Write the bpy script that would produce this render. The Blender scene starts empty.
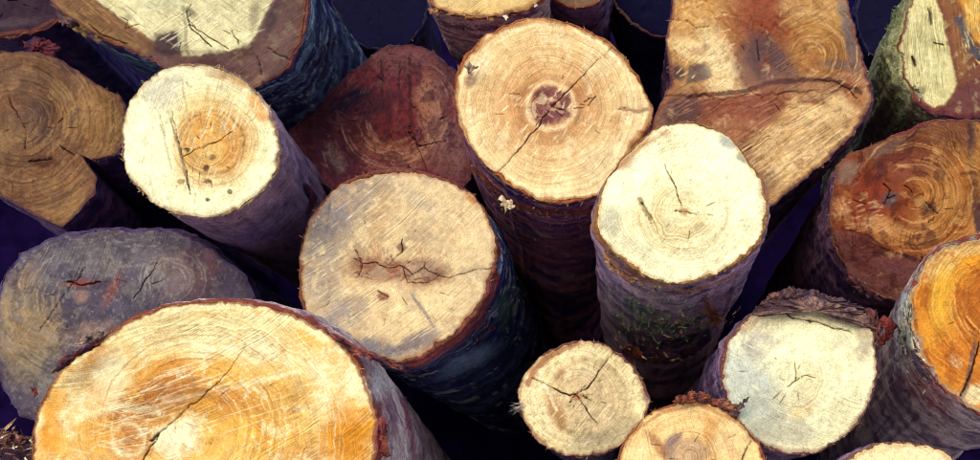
import bpy, math, random
import numpy as np
from mathutils import Matrix, Vector

random.seed(7)
RNG = np.random.default_rng(11)
scene = bpy.context.scene
COL = scene.collection

# ------------------------------------------------------------------ camera
FPX = 1050.0                      # focal length in pixels of the 980 px wide photograph
ALPHA, BETA = math.radians(5.33), math.radians(11.31)
CAM = np.array([0.0, 0.0, 0.42])
Fv = np.array([-math.sin(ALPHA) * math.cos(BETA), math.cos(ALPHA) * math.cos(BETA), math.sin(BETA)])
Rv = np.array([math.cos(ALPHA), math.sin(ALPHA), 0.0])
Uv = np.cross(Rv, Fv)
cd = bpy.data.cameras.new('camera')
cd.sensor_width = 36.0
cd.lens = 36.0 * FPX / 980.0
cd.clip_start, cd.clip_end = 0.05, 300.0
cam = bpy.data.objects.new('camera', cd)
COL.objects.link(cam)
m = Matrix.Identity(4)
for i in range(3):
    m[i][0], m[i][1], m[i][2], m[i][3] = Rv[i], Uv[i], -Fv[i], CAM[i]
cam.matrix_world = m
scene.camera = cam

# ------------------------------------------------------------------ daylight
SUN_EL, SUN_AZ = math.radians(24), math.radians(192)      # azimuth clockwise from +Y: the sun stands behind the camera
world = bpy.data.worlds.new('World')
scene.world = world
world.use_nodes = True
wn = world.node_tree
bg = wn.nodes['Background']
sky = wn.nodes.new('ShaderNodeTexSky')
sky.sky_type = 'NISHITA'
sky.sun_disc = False
sky.sun_elevation = SUN_EL
sky.sun_rotation = SUN_AZ
wn.links.new(sky.outputs[0], bg.inputs[0])
bg.inputs[1].default_value = 0.15
sl = bpy.data.lights.new('sun', 'SUN')
sl.energy = 1.5
sl.angle = math.radians(40)
sl.color = (1.0, 0.88, 0.66)
sun = bpy.data.objects.new('sun', sl)
COL.objects.link(sun)
sd = Vector((math.sin(SUN_AZ) * math.cos(SUN_EL), math.cos(SUN_AZ) * math.cos(SUN_EL), math.sin(SUN_EL)))
sun.rotation_euler = sd.to_track_quat('Z', 'Y').to_euler()
sun.location = (0, -3, 5)
vs = scene.view_settings
vs.view_transform = 'Standard'
vs.look = 'None'
vs.exposure = 0.72
vs.gamma = 1.0
vs.use_curve_mapping = False
scene.cycles.filter_width = 1.0

LIGHT = np.array([1.26, 1.15, 1.12])      # what a square-on sunlit cut returns per unit of base colour


# ------------------------------------------------------------------ maths helpers
def ray(px, py):
    px, py = np.asarray(px, float), np.asarray(py, float)
    return Fv + Rv * ((px - 490) / FPX)[..., None] + Uv * ((230 - py) / FPX)[..., None]


def at(px, py, d):
    return CAM + d * ray(px, py)


def project(P):
    q = P - CAM
    z = q @ Fv
    return 490 + FPX * (q @ Rv) / z, 230 - FPX * (q @ Uv) / z


def unit(v):
    return v / np.linalg.norm(v)


def lin(h):
    h = h.lstrip('#')
    c = np.array([int(h[i:i + 2], 16) for i in (0, 2, 4)]) / 255.0
    return np.where(c <= 0.04045, c / 12.92, ((c + 0.055) / 1.055) ** 2.4)


def wood(h):
    return np.clip(lin(h) / LIGHT, 0.002, np.array([.80, .79, .52]))


def barkc(h):
    return np.clip(lin(h) / np.array([.47, .50, .50]), 0.003, 0.7)


def _h(ix, iy, iz, seed):
    n = (ix * 374761393 + iy * 668265263 + iz * 2147483647 + seed * 1274126177) & 0xffffffff
    n = ((n ^ (n >> 13)) * 1274126177) & 0xffffffff
    n = ((n ^ (n >> 16)) * 668265263) & 0xffffffff
    return ((n >> 8) & 0xffff) / 65535.0


def noise(x, y, z=None, seed=0):
    ix, iy = np.floor(x).astype(np.int64), np.floor(y).astype(np.int64)
    fx, fy = x - ix, y - iy
    fx, fy = fx * fx * (3 - 2 * fx), fy * fy * (3 - 2 * fy)

    def lay(iz):
        a = _h(ix, iy, iz, seed)
        b = _h(ix + 1, iy, iz, seed)
        c = _h(ix, iy + 1, iz, seed)
        d = _h(ix + 1, iy + 1, iz, seed)
        return (a + (b - a) * fx) * (1 - fy) + (c + (d - c) * fx) * fy
    if z is None:
        return lay(0) * 2 - 1
    iz = np.floor(z).astype(np.int64)
    fz = z - iz
    fz = fz * fz * (3 - 2 * fz)
    return (lay(iz) * (1 - fz) + lay(iz + 1) * fz) * 2 - 1


def fbm(x, y, z=None, oct=4, seed=0, gain=0.5):
    s, a, f, t = 0.0, 1.0, 1.0, 0.0
    for o in range(oct):
        s = s + a * noise(x * f + 17.3 * o, y * f + 5.1 * o, None if z is None else z * f, seed + o)
        t += a
        a *= gain
        f *= 2.03
    return s / t * 1.5


def sstep(a, b, x):
    t = np.clip((x - a) / (b - a), 0, 1)
    return t * t * (3 - 2 * t)


def seg_dist(X, Y, pts):
    d = np.full(X.shape, 1e9)
    along = np.zeros(X.shape)
    tot = 0.0
    for (x0, y0), (x1, y1) in zip(pts[:-1], pts[1:]):
        L2 = (x1 - x0) ** 2 + (y1 - y0) ** 2 + 1e-9
        t = np.clip(((X - x0) * (x1 - x0) + (Y - y0) * (y1 - y0)) / L2, 0, 1)
        dd = np.hypot(X - x0 - t * (x1 - x0), Y - y0 - t * (y1 - y0))
        k = dd < d
        d = np.where(k, dd, d)
        along = np.where(k, tot + t * math.sqrt(L2), along)
        tot += math.sqrt(L2)
    return d, along / tot


def poly_sd(X, Y, pts):
    d, _ = seg_dist(X, Y, list(pts) + [pts[0]])
    inside = np.zeros(X.shape, bool)
    n = len(pts)
    for i in range(n):
        x0, y0 = pts[i]
        x1, y1 = pts[(i + 1) % n]
        if y0 == y1:
            continue
        c = ((y0 > Y) != (y1 > Y)) & (X < (x1 - x0) * (Y - y0) / (y1 - y0) + x0)
        inside ^= c
    return np.where(inside, -d, d)


# ------------------------------------------------------------------ mesh helpers
def make_mesh(name, V, quads, mat, parent=None, tris=None, attrs=None, smooth=True, loc=None):
    me = bpy.data.meshes.new(name)
    V = np.asarray(V, np.float32)
    if loc is not None:
        V = V - np.asarray(loc, np.float32)
    nq = 0 if quads is None else len(quads)
    nt = 0 if tris is None else len(tris)
    me.vertices.add(len(V))
    me.vertices.foreach_set('co', V.ravel())
    idx = []
    if nq:
        idx.append(np.asarray(quads, np.int32).ravel())
    if nt:
        idx.append(np.asarray(tris, np.int32).ravel())
    idx = np.concatenate(idx)
    me.loops.add(len(idx))
    me.loops.foreach_set('vertex_index', idx)
    me.polygons.add(nq + nt)
    st = np.concatenate([np.arange(nq) * 4, nq * 4 + np.arange(nt) * 3]).astype(np.int32)
    me.polygons.foreach_set('loop_start', st)
    me.polygons.foreach_set('use_smooth', np.full(nq + nt, smooth))
    me.update(calc_edges=True)
    for k, a in (attrs or {}).items():
        if a.ndim == 2:
            at_ = me.attributes.new(k, 'FLOAT_COLOR', 'POINT')
            rgba = np.ones((len(V), 4), np.float32)
            rgba[:, :3] = a
            at_.data.foreach_set('color', rgba.ravel())
        else:
            at_ = me.attributes.new(k, 'FLOAT', 'POINT')
            at_.data.foreach_set('value', a.astype(np.float32))
    me.materials.append(mat)
    o = bpy.data.objects.new(name, me)
    COL.objects.link(o)
    if parent is not None:
        o.parent = parent
    return o


def thing(name, loc, label, cat, group=None):
    o = bpy.data.objects.new(name, None)
    o.empty_display_size = 0.05
    o.location = [float(v) for v in loc]
    COL.objects.link(o)
    o['label'] = label
    o['category'] = cat
    if group:
        o['group'] = group
    return o


# ------------------------------------------------------------------ materials
def new_mat(name):
    mt = bpy.data.materials.new(name)
    mt.use_nodes = True
    return mt, mt.node_tree.nodes, mt.node_tree.links, mt.node_tree.nodes['Principled BSDF']


def N_(nodes, typ, **kw):
    n = nodes.new(typ)
    for k, v in kw.items():
        setattr(n, k, v)
    return n


def math_(nodes, links, op, a, b=None, c=None, clamp=False):
    n = nodes.new('ShaderNodeMath')
    n.operation = op
    n.use_clamp = clamp
    for i, v in enumerate((a, b, c)):
        if v is None:
            continue
        if hasattr(v, 'is_linked') or hasattr(v, 'links'):
            links.new(v, n.inputs[i])
        else:
            n.inputs[i].default_value = v
    return n.outputs[0]


def maprange(nodes, links, v, a, b, c, d):
    n = nodes.new('ShaderNodeMapRange')
    links.new(v, n.inputs[0])
    for i, x in enumerate((a, b, c, d)):
        n.inputs[i + 1].default_value = x
    return n.outputs[0]


def wood_material():
    mt, nd, lk, bs = new_mat('cut_wood')
    at_ = {}
    for k in ('Col', 'ringp', 'ringa', 'sawp', 'sawa', 'crack', 'ray'):
        a = nd.new('ShaderNodeAttribute')
        a.attribute_name = k
        at_[k] = a
    M = lambda op, a, b=None, c=None, cl=False: math_(nd, lk, op, a, b, c, cl)
    geo = nd.new('ShaderNodeNewGeometry')

    def n3(scale, det, rough=0.6):
        n = N_(nd, 'ShaderNodeTexNoise')
        lk.new(geo.outputs['Position'], n.inputs['Vector'])
        n.inputs['Scale'].default_value = scale
        n.inputs['Detail'].default_value = det
        n.inputs['Roughness'].default_value = rough
        return n.outputs[0]

    def n1(w, scale, det, rough=0.6):
        n = N_(nd, 'ShaderNodeTexNoise', noise_dimensions='1D')
        lk.new(w, n.inputs['W'])
        n.inputs['Scale'].default_value = scale
        n.inputs['Detail'].default_value = det
        n.inputs['Roughness'].default_value = rough
        return n.outputs[0]
    grain = n3(420, 3, 0.7)
    mott = n3(70, 4, 0.65)
    # growth rings: narrow dark latewood lines of uneven spacing
    rp = M('ADD', at_['ringp'].outputs['Fac'], M('MULTIPLY', M('SUBTRACT', mott, 0.5), 2.2))
    r1 = maprange(nd, lk, n1(rp, 0.55, 2.0, 0.7), 0.36, 0.64, 0, 1)
    r2 = maprange(nd, lk, n1(rp, 0.13, 1.0), 0.35, 0.65, 0, 1)
    rr = M('MULTIPLY', M('ADD', M('MULTIPLY', r1, 0.65), M('MULTIPLY', r2, 0.35)), 1.0)
    rm = M('MULTIPLY', at_['ringa'].outputs['Fac'], M('SUBTRACT', 1.0, rr))
    # saw marks: fine scratches, broken along their length
    sp = M('ADD', at_['sawp'].outputs['Fac'], M('MULTIPLY', M('SUBTRACT', mott, 0.5), 0.8))
    s1 = maprange(nd, lk, n1(sp, 0.62, 3.0, 0.75), 0.38, 0.62, -1, 1)
    brk = maprange(nd, lk, n3(26, 3), 0.38, 0.62, 0.25, 1.3)
    sm = M('MULTIPLY', M('MULTIPLY', s1, brk), at_['sawa'].outputs['Fac'])
    g = maprange(nd, lk, grain, 0.25, 0.75, -1, 1)
    tone = M('ADD', 1.0, M('ADD', M('MULTIPLY', g, 0.30), M('MULTIPLY', maprange(nd, lk, mott, 0.3, 0.7, -1, 1), 0.15)))
    nr_ = N_(nd, 'ShaderNodeTexNoise')
    lk.new(at_['ray'].outputs['Vector'], nr_.inputs['Vector'])
    nr_.inputs['Scale'].default_value = 1.0
    nr_.inputs['Detail'].default_value = 4
    nr_.inputs['Roughness'].default_value = 0.7
    ry = maprange(nd, lk, nr_.outputs[0], 0.36, 0.64, -1, 1)
    tone = M('ADD', tone, M('MULTIPLY', sm, 0.34))
    tone = M('ADD', tone, M('MULTIPLY', M('MULTIPLY', ry, M('ADD', 0.25, at_['ringa'].outputs['Fac'])), 0.13))
    # pores and sawdust specks
    spk = maprange(nd, lk, n3(900, 1, 0.5), 0.62, 0.75, 0, 0.35)
    tone = M('SUBTRACT', tone, spk)
    tone = M('MAXIMUM', tone, 0.25)
    vm = nd.new('ShaderNodeVectorMath')
    vm.operation = 'SCALE'
    lk.new(at_['Col'].outputs['Color'], vm.inputs[0])
    lk.new(tone, vm.inputs['Scale'])
    ringtint = N_(nd, 'ShaderNodeMix', data_type='RGBA', blend_type='MULTIPLY')
    ringtint.clamp_factor = True
    lk.new(rm, ringtint.inputs[0])
    lk.new(vm.outputs[0], ringtint.inputs[6])
    ringtint.inputs[7].default_value = (0.56, 0.34, 0.19, 1)
    cr = maprange(nd, lk, at_['crack'].outputs['Fac'], 0.1, 0.75, 0, 0.95)
    dark = N_(nd, 'ShaderNodeMix', data_type='RGBA')
    lk.new(cr, dark.inputs[0])
    lk.new(ringtint.outputs[2], dark.inputs[6])
    dark.inputs[7].default_value = (0.045, 0.018, 0.02, 1)
    lk.new(dark.outputs[2], bs.inputs['Base Color'])
    bs.inputs['Roughness'].default_value = 0.72
    bs.inputs['Specular IOR Level'].default_value = 0.08
    hgt = M('ADD', M('MULTIPLY', sm, 0.35), M('ADD', M('MULTIPLY', g, 0.28), M('MULTIPLY', rm, -0.35)))
    hgt = M('SUBTRACT', hgt, M('MULTIPLY', cr, 2.0))
    bp = nd.new('ShaderNodeBump')
    bp.inputs['Strength'].default_value = 0.75
    bp.inputs['Distance'].default_value = 0.0016
    lk.new(hgt, bp.inputs['Height'])
    lk.new(bp.outputs[0], bs.inputs['Normal'])
    return mt


def bark_material():
    mt, nd, lk, bs = new_mat('bark')
    a = nd.new('ShaderNodeAttribute')
    a.attribute_name = 'Col'
    geo = nd.new('ShaderNodeNewGeometry')
    M = lambda op, x, y=None, z=None, cl=False: math_(nd, lk, op, x, y, z, cl)

    def n3(scale, det, rough=0.65):
        n = N_(nd, 'ShaderNodeTexNoise')
        lk.new(geo.outputs['Position'], n.inputs['Vector'])
        n.inputs['Scale'].default_value = scale
        n.inputs['Detail'].default_value = det
        n.inputs['Roughness'].default_value = rough
        return n.outputs[0]
    n1, n2 = n3(300, 3), n3(60, 5)
    tone = M('ADD', 1.0, M('ADD', M('MULTIPLY', M('SUBTRACT', n1, 0.5), 2.4), M('MULTIPLY', M('SUBTRACT', n2, 0.5), 2.2)))
    lich = maprange(nd, lk, n3(170, 2, 0.6), 0.62, 0.70, 0, 0.9)
    tone = M('ADD', M('MAXIMUM', tone, 0.15), lich)
    vm = nd.new('ShaderNodeVectorMath')
    vm.operation = 'SCALE'
    lk.new(a.outputs['Color'], vm.inputs[0])
    lk.new(tone, vm.inputs['Scale'])
    lk.new(vm.outputs[0], bs.inputs['Base Color'])
    bs.inputs['Roughness'].default_value = 0.68
    bs.inputs['Specular IOR Level'].default_value = 0.14
    bp = nd.new('ShaderNodeBump')
    bp.inputs['Strength'].default_value = 0.8
    bp.inputs['Distance'].default_value = 0.005
    lk.new(M('ADD', n1, M('MULTIPLY', n2, 1.4)), bp.inputs['Height'])
    lk.new(bp.outputs[0], bs.inputs['Normal'])
    return mt


def plain_material(name, col, rough=0.8, scale=80, var=0.8, spec=0.2):
    mt, nd, lk, bs = new_mat(name)
    n = N_(nd, 'ShaderNodeTexNoise')
    geo = nd.new('ShaderNodeNewGeometry')
    lk.new(geo.outputs['Position'], n.inputs['Vector'])
    n.inputs['Scale'].default_value = scale
    n.inputs['Detail'].default_value = 5
    r = nd.new('ShaderNodeValToRGB')
    r.color_ramp.elements[0].position = 0.3
    r.color_ramp.elements[1].position = 0.7
    r.color_ramp.elements[0].color = (*[c * (1 - var * .6) for c in col], 1)
    r.color_ramp.elements[1].color = (*[min(1, c * (1 + var)) for c in col], 1)
    lk.new(n.outputs[0], r.inputs[0])
    lk.new(r.outputs[0], bs.inputs['Base Color'])
    bs.inputs['Roughness'].default_value = rough
    bs.inputs['Specular IOR Level'].default_value = spec
    bp = nd.new('ShaderNodeBump')
    bp.inputs['Distance'].default_value = 0.004
    lk.new(n.outputs[0], bp.inputs['Height'])
    lk.new(bp.outputs[0], bs.inputs['Normal'])
    return mt


MW, MB = wood_material(), bark_material()


# ------------------------------------------------------------------ painting of wood tones (stains, heartwood, sapwood)
def paint(col, X, Y, ops, seed, edge=None, warp=1.0, tone=wood):
    wx = fbm(X / 20, Y / 20, oct=6, seed=seed, gain=.68) * 9 * warp
    wy = fbm(X / 20 + 50, Y / 20, oct=6, seed=seed + 9, gain=.68) * 9 * warp
    for k, op in enumerate(ops):
        t = op[0]
        if t == 'b':
            _, x, y, rx, ry, ang, c, s, e = op
            a = math.radians(ang)
            sc_ = min(1.0, min(rx, ry) / 20.0)
            dx, dy = X + wx * sc_ - x, Y + wy * sc_ - y
            u, v = dx * math.cos(a) + dy * math.sin(a), -dx * math.sin(a) + dy * math.cos(a)
            r = np.sqrt((u / rx) ** 2 + (v / ry) ** 2)
            mk = 1 - sstep(1 - e, 1 + e, r)
        elif t == 'p':
            _, pts, c, s, e = op
            mk = 1 - sstep(-e, e, poly_sd(X + wx * .28, Y + wy * .28, pts))
        elif t == 's':
            _, pts, w, c, s = op
            d, _a = seg_dist(X + wx * .16, Y + wy * .16, pts)
            mk = 1 - sstep(w * .35, w, d + noise(X / 3, Y / 3, seed=seed + k) * w * .25)
        elif t == 'e':
            _, w, c, s = op
            ww = w * (1 + .75 * fbm(X / 14, Y / 14, oct=4, seed=seed + k))
            mk = 1 - sstep(ww * .55, ww * 1.25 + .6, edge)
        elif t == 'r':
            _, x, y, r0, w, c, s = op
            r = np.hypot(X + wx * .25 - x, Y + wy * .25 - y)
            mk = np.exp(-((r - r0) / w) ** 2)
        elif t == 'n':
            _, sc, c, s, th = op
            mk = sstep(th, th + .3, fbm(X / sc + k * 7, Y / sc, oct=5, seed=seed + 31 + k, gain=.62))
        elif t == 'k':       # fine speckle
            _, c, s, th = op
            mk = sstep(th, th + .25, fbm(X / 3.0, Y / 3.0, oct=2, seed=seed + 77 + k))
        elif t == 'f':       # families of short scratches
            _, x, y, rx, ry, ang, spr, n_, ln, w, c, s, cv_ = op
            rg = np.random.default_rng(seed + 400 + k)
            mk = np.zeros(X.shape)
            for _i in range(n_):
                t_, q_ = rg.uniform(0, 6.283), math.sqrt(rg.uniform(0, 1))
                x_, y_ = x + rx * q_ * math.cos(t_), y + ry * q_ * math.sin(t_)
                a_ = math.radians(ang + rg.normal(0, spr))
                l_ = ln * rg.uniform(.4, 1.6)
                sel = np.nonzero((np.abs(X - x_) < l_ + 3) & (np.abs(Y - y_) < l_ + 3))[0]
                if not len(sel):
                    continue
                u_ = (X[sel] - x_) * math.cos(a_) + (Y[sel] - y_) * math.sin(a_)
                v_ = -(X[sel] - x_) * math.sin(a_) + (Y[sel] - y_) * math.cos(a_) + cv_ * u_ * u_ + wx[sel] * .06
                ww = w * rg.uniform(.6, 1.3)
                mk[sel] = np.maximum(mk[sel], (1 - sstep(ww * .4, ww + .35, np.abs(v_))) * (1 - sstep(.35, 1, np.abs(u_) / l_ * 1.6)) * rg.uniform(.4, 1))
        elif t == 'a':       # families of arcs
            _, x, y, r0, r1, t0, t1, n_, w, c, s = op
            rg = np.random.default_rng(seed + 500 + k)
            rr_ = np.hypot(X - x, Y - y) + wx * .25
            tt_ = np.degrees(np.arctan2(Y - y, X - x))
            mk = np.zeros(X.shape)
            for _i in range(n_):
                ra_ = r0 + (r1 - r0) * (_i + rg.uniform(0, 1)) / n_
                tc, tw = rg.uniform(t0, t1), rg.uniform(.25, .8) * (t1 - t0) * .5
                dt = np.abs((tt_ - tc + 180) % 360 - 180)
                mk = np.maximum(mk, (1 - sstep(w * .35, w + .35, np.abs(rr_ - ra_))) * (1 - sstep(.5, 1, dt / tw)) * rg.uniform(.4, 1))
        c3 = tone(c)
        f = (mk * s)[:, None]
        col = col * (1 - f) + c3 * f
    return col


def sliver(P, d, n, L, w, rng):
    """a thin bent splinter as 6 vertices"""
    side = unit(np.cross(d, n) + 1e-6)
    bend = n * L * rng.uniform(-.25, .25) + side * L * rng.uniform(-.25, .25)
    V = [P - side * w, P + side * w + n * w * .5, P + d * L * .55 + side * w * .8 + bend * .5,
         P + d * L * .55 - side * w * .6 + bend * .5 + n * w, P + d * L + bend]
    return V, [(0, 1, 2, 3)], [(3, 2, 4)]


def splinter_part(name, items, mat, parent, cols, stuff=True):
    V, Q, T, C = [], [], [], []
    for (v, q, t), c in zip(items, cols):
        b = len(V)
        V += list(v)
        Q += [[i + b for i in f] for f in q]
        T += [[i + b for i in f] for f in t]
        C += [c] * len(v)
    if not V:
        return None
    o = make_mesh(name, np.array(V), Q, mat, parent, T, {'Col': np.array(C)}, smooth=False, loc=LOC[parent.name])
    if stuff:
        o['kind'] = 'stuff'
    return o


def slab(name, pts, d, thick, mat, parent, colA, colB, seed, normal=None, curl=0.3, rough=.5):
    """a torn flake of bark or wood: outline in photo pixels at distance d, with real thickness and a torn surface"""
    pts = np.array(pts, float)
    c = pts.mean(0)
    n = 14
    # resample the outline
    seg = np.linalg.norm(np.roll(pts, -1, 0) - pts, axis=1)
    cum = np.concatenate([[0], np.cumsum(seg)])
    m_ = max(28, int(cum[-1] / 2.0))
    tt = np.linspace(0, cum[-1], m_, endpoint=False)
    cl = np.vstack([pts, pts[:1]])
    ox, oy = np.interp(tt, cum, cl[:, 0]), np.interp(tt, cum, cl[:, 1])
    jx = fbm(ox / 2.2, oy / 2.2, oct=2, seed=seed) * 1.4 * rough * 2
    jy = fbm(ox / 2.2 + 9, oy / 2.2, oct=2, seed=seed + 1) * 1.4 * rough * 2
    ox, oy = ox + jx, oy + jy
    K = 6
    V, C = [], []
    dfun = d if callable(d) else (lambda X_, Y_: d + 0 * X_)
    nrm = unit(np.array(normal, float)) if normal is not None else -Fv
    for side in (0, 1):
        for k in range(K + 1):
            f = k / K
            X, Y = c[0] + (ox - c[0]) * f, c[1] + (oy - c[1]) * f
            hh = fbm(X / 5, Y / 5, oct=4, seed=seed + 3, gain=.65)
            dd = dfun(X, Y) + thick * (side - .5) * (1.0 - .75 * f ** 4) + hh * thick * .8 + curl * thick * 2 * f * f * noise(X / 14, Y / 14, seed=seed + 5)
            V.append(CAM + dd[:, None] * ray(X, Y))
            mk = sstep(-.35, .35, fbm(X / 4 + 3, Y / 9, oct=4, seed=seed + 8))[:, None]
            C.append(colA * (1 - mk) + colB * mk)
    V, C = np.concatenate(V), np.concatenate(C)
    Q = []
    for side in (0, 1):
        b0 = side * (K + 1) * m_
        for k in range(K):
            i = np.arange(m_)
            j = (i + 1) % m_
            q = np.stack([b0 + k * m_ + i, b0 + (k + 1) * m_ + i, b0 + (k + 1) * m_ + j, b0 + k * m_ + j], 1)
            Q.append(q if side else q[:, ::-1])
    i = np.arange(m_)
    j = (i + 1) % m_
    a0, b0 = K * m_, (2 * K + 1) * m_
    Q.append(np.stack([a0 + i, a0 + j, b0 + j, b0 + i], 1))
    return make_mesh(name, V, np.concatenate(Q), mat, parent, None, {'Col': C}, smooth=True, loc=LOC[parent.name])


LOC = {}
LOGS = {}


def build_log(key, S):
    seed = 100 + 37 * (sum(ord(ch) for ch in key))
    rng = np.random.default_rng(seed)
    out = np.array(S['out'], float)
    c = np.array(S.get('c', out.mean(0)), float)
    d0 = S['d']
    a = unit(ray(*S['vp']))
    P0 = at(c[0], c[1], d0)
    e1 = unit(np.cross(a, [0, 0, 1.0]))
    e2 = np.cross(e1, a)
    tx, ty = S.get('tilt', (0, 0))
    n = unit(-a + tx * e1 + ty * e2)
    # face basis
    f1 = unit(e1 - n * (e1 @ n))
    f2 = np.cross(n, f1)
    if f2 @ e2 < 0:
        f2 = -f2

    def plane_uv(X, Y, off=0.0):
        r = ray(X, Y)
        O = P0 + a * np.asarray(off)[..., None]
        t = ((O - CAM) @ n) / (r @ n)
        q = CAM + t[..., None] * r - O
        return q @ f1, q @ f2
    fac = []
    for (x0, y0, x1, y1, sl_) in S.get('facets', ()):
        u0, v0 = plane_uv(np.array([x0, x1]), np.array([y0, y1]))
        dx, dy = u0[1] - u0[0], v0[1] - v0[0]
        L = math.hypot(dx, dy)
        fac.append((u0[0], v0[0], dy / L, -dx / L, sl_))     # left hand side of the directed line (photo, y down) recedes

    stp = []
    for (x0, y0, x1, y1, dp) in S.get('steps', ()):
        u0, v0 = plane_uv(np.array([x0, x1]), np.array([y0, y1]))
        dx, dy = u0[1] - u0[0], v0[1] - v0[0]
        L = math.hypot(dx, dy)
        stp.append((u0[0], v0[0], dy / L, -dx / L, dp))

    def wfun(u, v):
        w = np.zeros_like(u)
        for (u0, v0, nx, ny, sl_) in fac:
            s_ = -((u - u0) * nx + (v - v0) * ny)
            w = np.maximum(w, np.maximum(0, s_) * sl_) if sl_ > 0 else w
        for (u0, v0, nx, ny, dp) in stp:
            s_ = -((u - u0) * nx + (v - v0) * ny) + fbm(u * 22, v * 22, oct=4, seed=seed + 40, gain=.65) * .016
            w = w + dp * sstep(-.003, .004, s_) + dp * .5 * sstep(.004, .03, s_) * (.5 + .5 * noise(u * 30, v * 30, seed=seed + 41))
        return w
    u, v = plane_uv(out[:, 0], out[:, 1])
    for _ in range(4):
        u, v = plane_uv(out[:, 0], out[:, 1], wfun(u, v))
    th, R = np.arctan2(v, u), np.hypot(u, v)
    o_ = np.argsort(th)
    th, R = th[o_], R[o_]
    px = d0 / FPX
    rpx = R.mean() / px
    q = S.get('q', 1.0)
    nt = int(max(120, 2 * math.pi * rpx * 0.85 / (1.0 * q)))
    nr = int(max(24, rpx / (0.98 * q)))
    T = np.linspace(-math.pi, math.pi, nt, endpoint=False)
    # periodic smooth interpolation of the outline (Catmull-Rom on angle)
    tp = np.concatenate([th[-2:] - 2 * math.pi, th, th[:2] + 2 * math.pi])
    Rp = np.concatenate([R[-2:], R, R[:2]])
    k = np.clip(np.searchsorted(tp, T, side='right') - 1, 1, len(tp) - 3)
    h = np.maximum(tp[k + 1] - tp[k], 1e-4)
    x = (T - tp[k]) / h
    m0 = (Rp[k + 1] - Rp[k - 1]) / np.maximum(tp[k + 1] - tp[k - 1], 1e-4) * h
    m1 = (Rp[k + 2] - Rp[k]) / np.maximum(tp[k + 2] - tp[k], 1e-4) * h
    RT = (2 * x**3 - 3 * x**2 + 1) * Rp[k] + (x**3 - 2 * x**2 + x) * m0 + (-2 * x**3 + 3 * x**2) * Rp[k + 1] + (x**3 - x**2) * m1
    if S.get('angular'):            # straight facets between the corners
        dth = tp[k + 1] - tp[k]
        chord = Rp[k] * Rp[k + 1] * np.sin(dth) / np.maximum(Rp[k] * np.sin(T - tp[k]) + Rp[k + 1] * np.sin(tp[k + 1] - T), 1e-6)
        RT = np.where((dth > .02) & (dth < 2.5), RT * (1 - S['angular']) + chord * S['angular'], RT)
    cT, sT = np.cos(T), np.sin(T)
    jag = S.get('jag', 1.0)
    RT = RT + fbm(cT * rpx / 9, sT * rpx / 9, oct=4, seed=seed, gain=.65) * px * 1.9 * jag
    tb = S.get('t', 2.2) * px * (0.35 + 1.25 * np.clip(.5 + fbm(cT * 5, sT * 5, oct=5, seed=seed + 1, gain=.7), 0, 1.6))
    RW = RT - tb
    # --- cut face
    fr = (np.arange(nr + 1) / nr) ** 0.86
    RR = RW[None, :] * fr[:, None]
    U = (RR * cT[None]).ravel()
    V = (RR * sT[None]).ravel()
    W = wfun(U, V)
    P = P0 + f1 * U[:, None] + f2 * V[:, None] + a * W[:, None]
    X, Y = project(P)
    edge = ((RW[None, :] - RR) / px).ravel()
    hgt = fbm(X / 30, Y / 30, oct=3, seed=seed + 2) * .0035 * S.get('rough', 1.0) + fbm(X / 6, Y / 6, oct=3, seed=seed + 3) * .0009 * S.get('rough', 1.0)
    # cracks: forks and wavers
    crack = np.full(X.shape, -1.0)
    cwx = fbm(X / 9, Y / 9, oct=4, seed=seed + 4, gain=.65) * 1.6
    cwy = fbm(X / 9 + 31, Y / 9, oct=4, seed=seed + 5, gain=.65) * 1.6
    for pts, w0, w1 in S.get('cracks', ()):
        dd, al = seg_dist(X + cwx, Y + cwy, pts)
        w = w0 + (w1 - w0) * al
        cv = 1 - dd / (w * .9 + .3)
        crack = np.maximum(crack, np.where(cv > 0, cv * np.minimum(1, .32 + .8 * w), cv))
    pz = S.get('pith', [(c[0], c[1])])[0]
    for _c in range(S.get('checks', 10)):
        t_ = rng.uniform(0, 6.283)
        ra_, ln_ = rng.uniform(3, rpx * .75), rng.uniform(3, 11)
        x_, y_ = pz[0] + ra_ * math.cos(t_), pz[1] + ra_ * math.sin(t_)
        t2 = t_ + rng.normal(0, .25)
        sel = np.nonzero((np.abs(X - x_) < 14) & (np.abs(Y - y_) < 14))[0]
        if len(sel):
            dd, al = seg_dist(X[sel] + cwx[sel] * .5, Y[sel] + cwy[sel] * .5, [(x_, y_), (x_ + ln_ * math.cos(t2), y_ + ln_ * math.sin(t2))])
            crack[sel] = np.maximum(crack[sel], (1 - dd / (.75 - .35 * al)) * .42)
    cpos = np.clip(crack, 0, 1)
    rnd = np.exp(-edge / 1.2) * .0012
    P = P + a * (hgt + cpos * .012 + rnd)[:, None]
    col = np.tile(wood(S['base']), (len(X), 1))
    col = paint(col, X, Y, S.get('paint', ()), seed, edge)
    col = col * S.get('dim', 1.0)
    tone = 1 + .10 * fbm(X / 40, Y / 40, oct=3, seed=seed + 12)[:, None] + .07 * fbm(X / 5, Y / 5, oct=3, seed=seed + 13)[:, None]
    col = np.clip(col * tone, .001, .92)
    # growth rings round the pith(s)
    rw = S.get('ringwarp', 1.0)
    gx = X + fbm(X / 45, Y / 45, oct=4, seed=seed + 6, gain=.5) * 9 * rw
    gy = Y + fbm(X / 45 + 11, Y / 45, oct=4, seed=seed + 7, gain=.5) * 9 * rw
    rp_ = None
    for pith in S.get('pith', [(c[0], c[1])]):
        sx, sy = (pith[2], pith[3]) if len(pith) > 2 else (1, 1)
        r = np.hypot((gx - pith[0]) / sx, (gy - pith[1]) / sy)
        rp_ = r if rp_ is None else -np.log(np.exp(-rp_ / 7) + np.exp(-r / 7)) * 7
    # rings further out follow the outline of the log
    fol = S.get('follow', .35)
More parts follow.
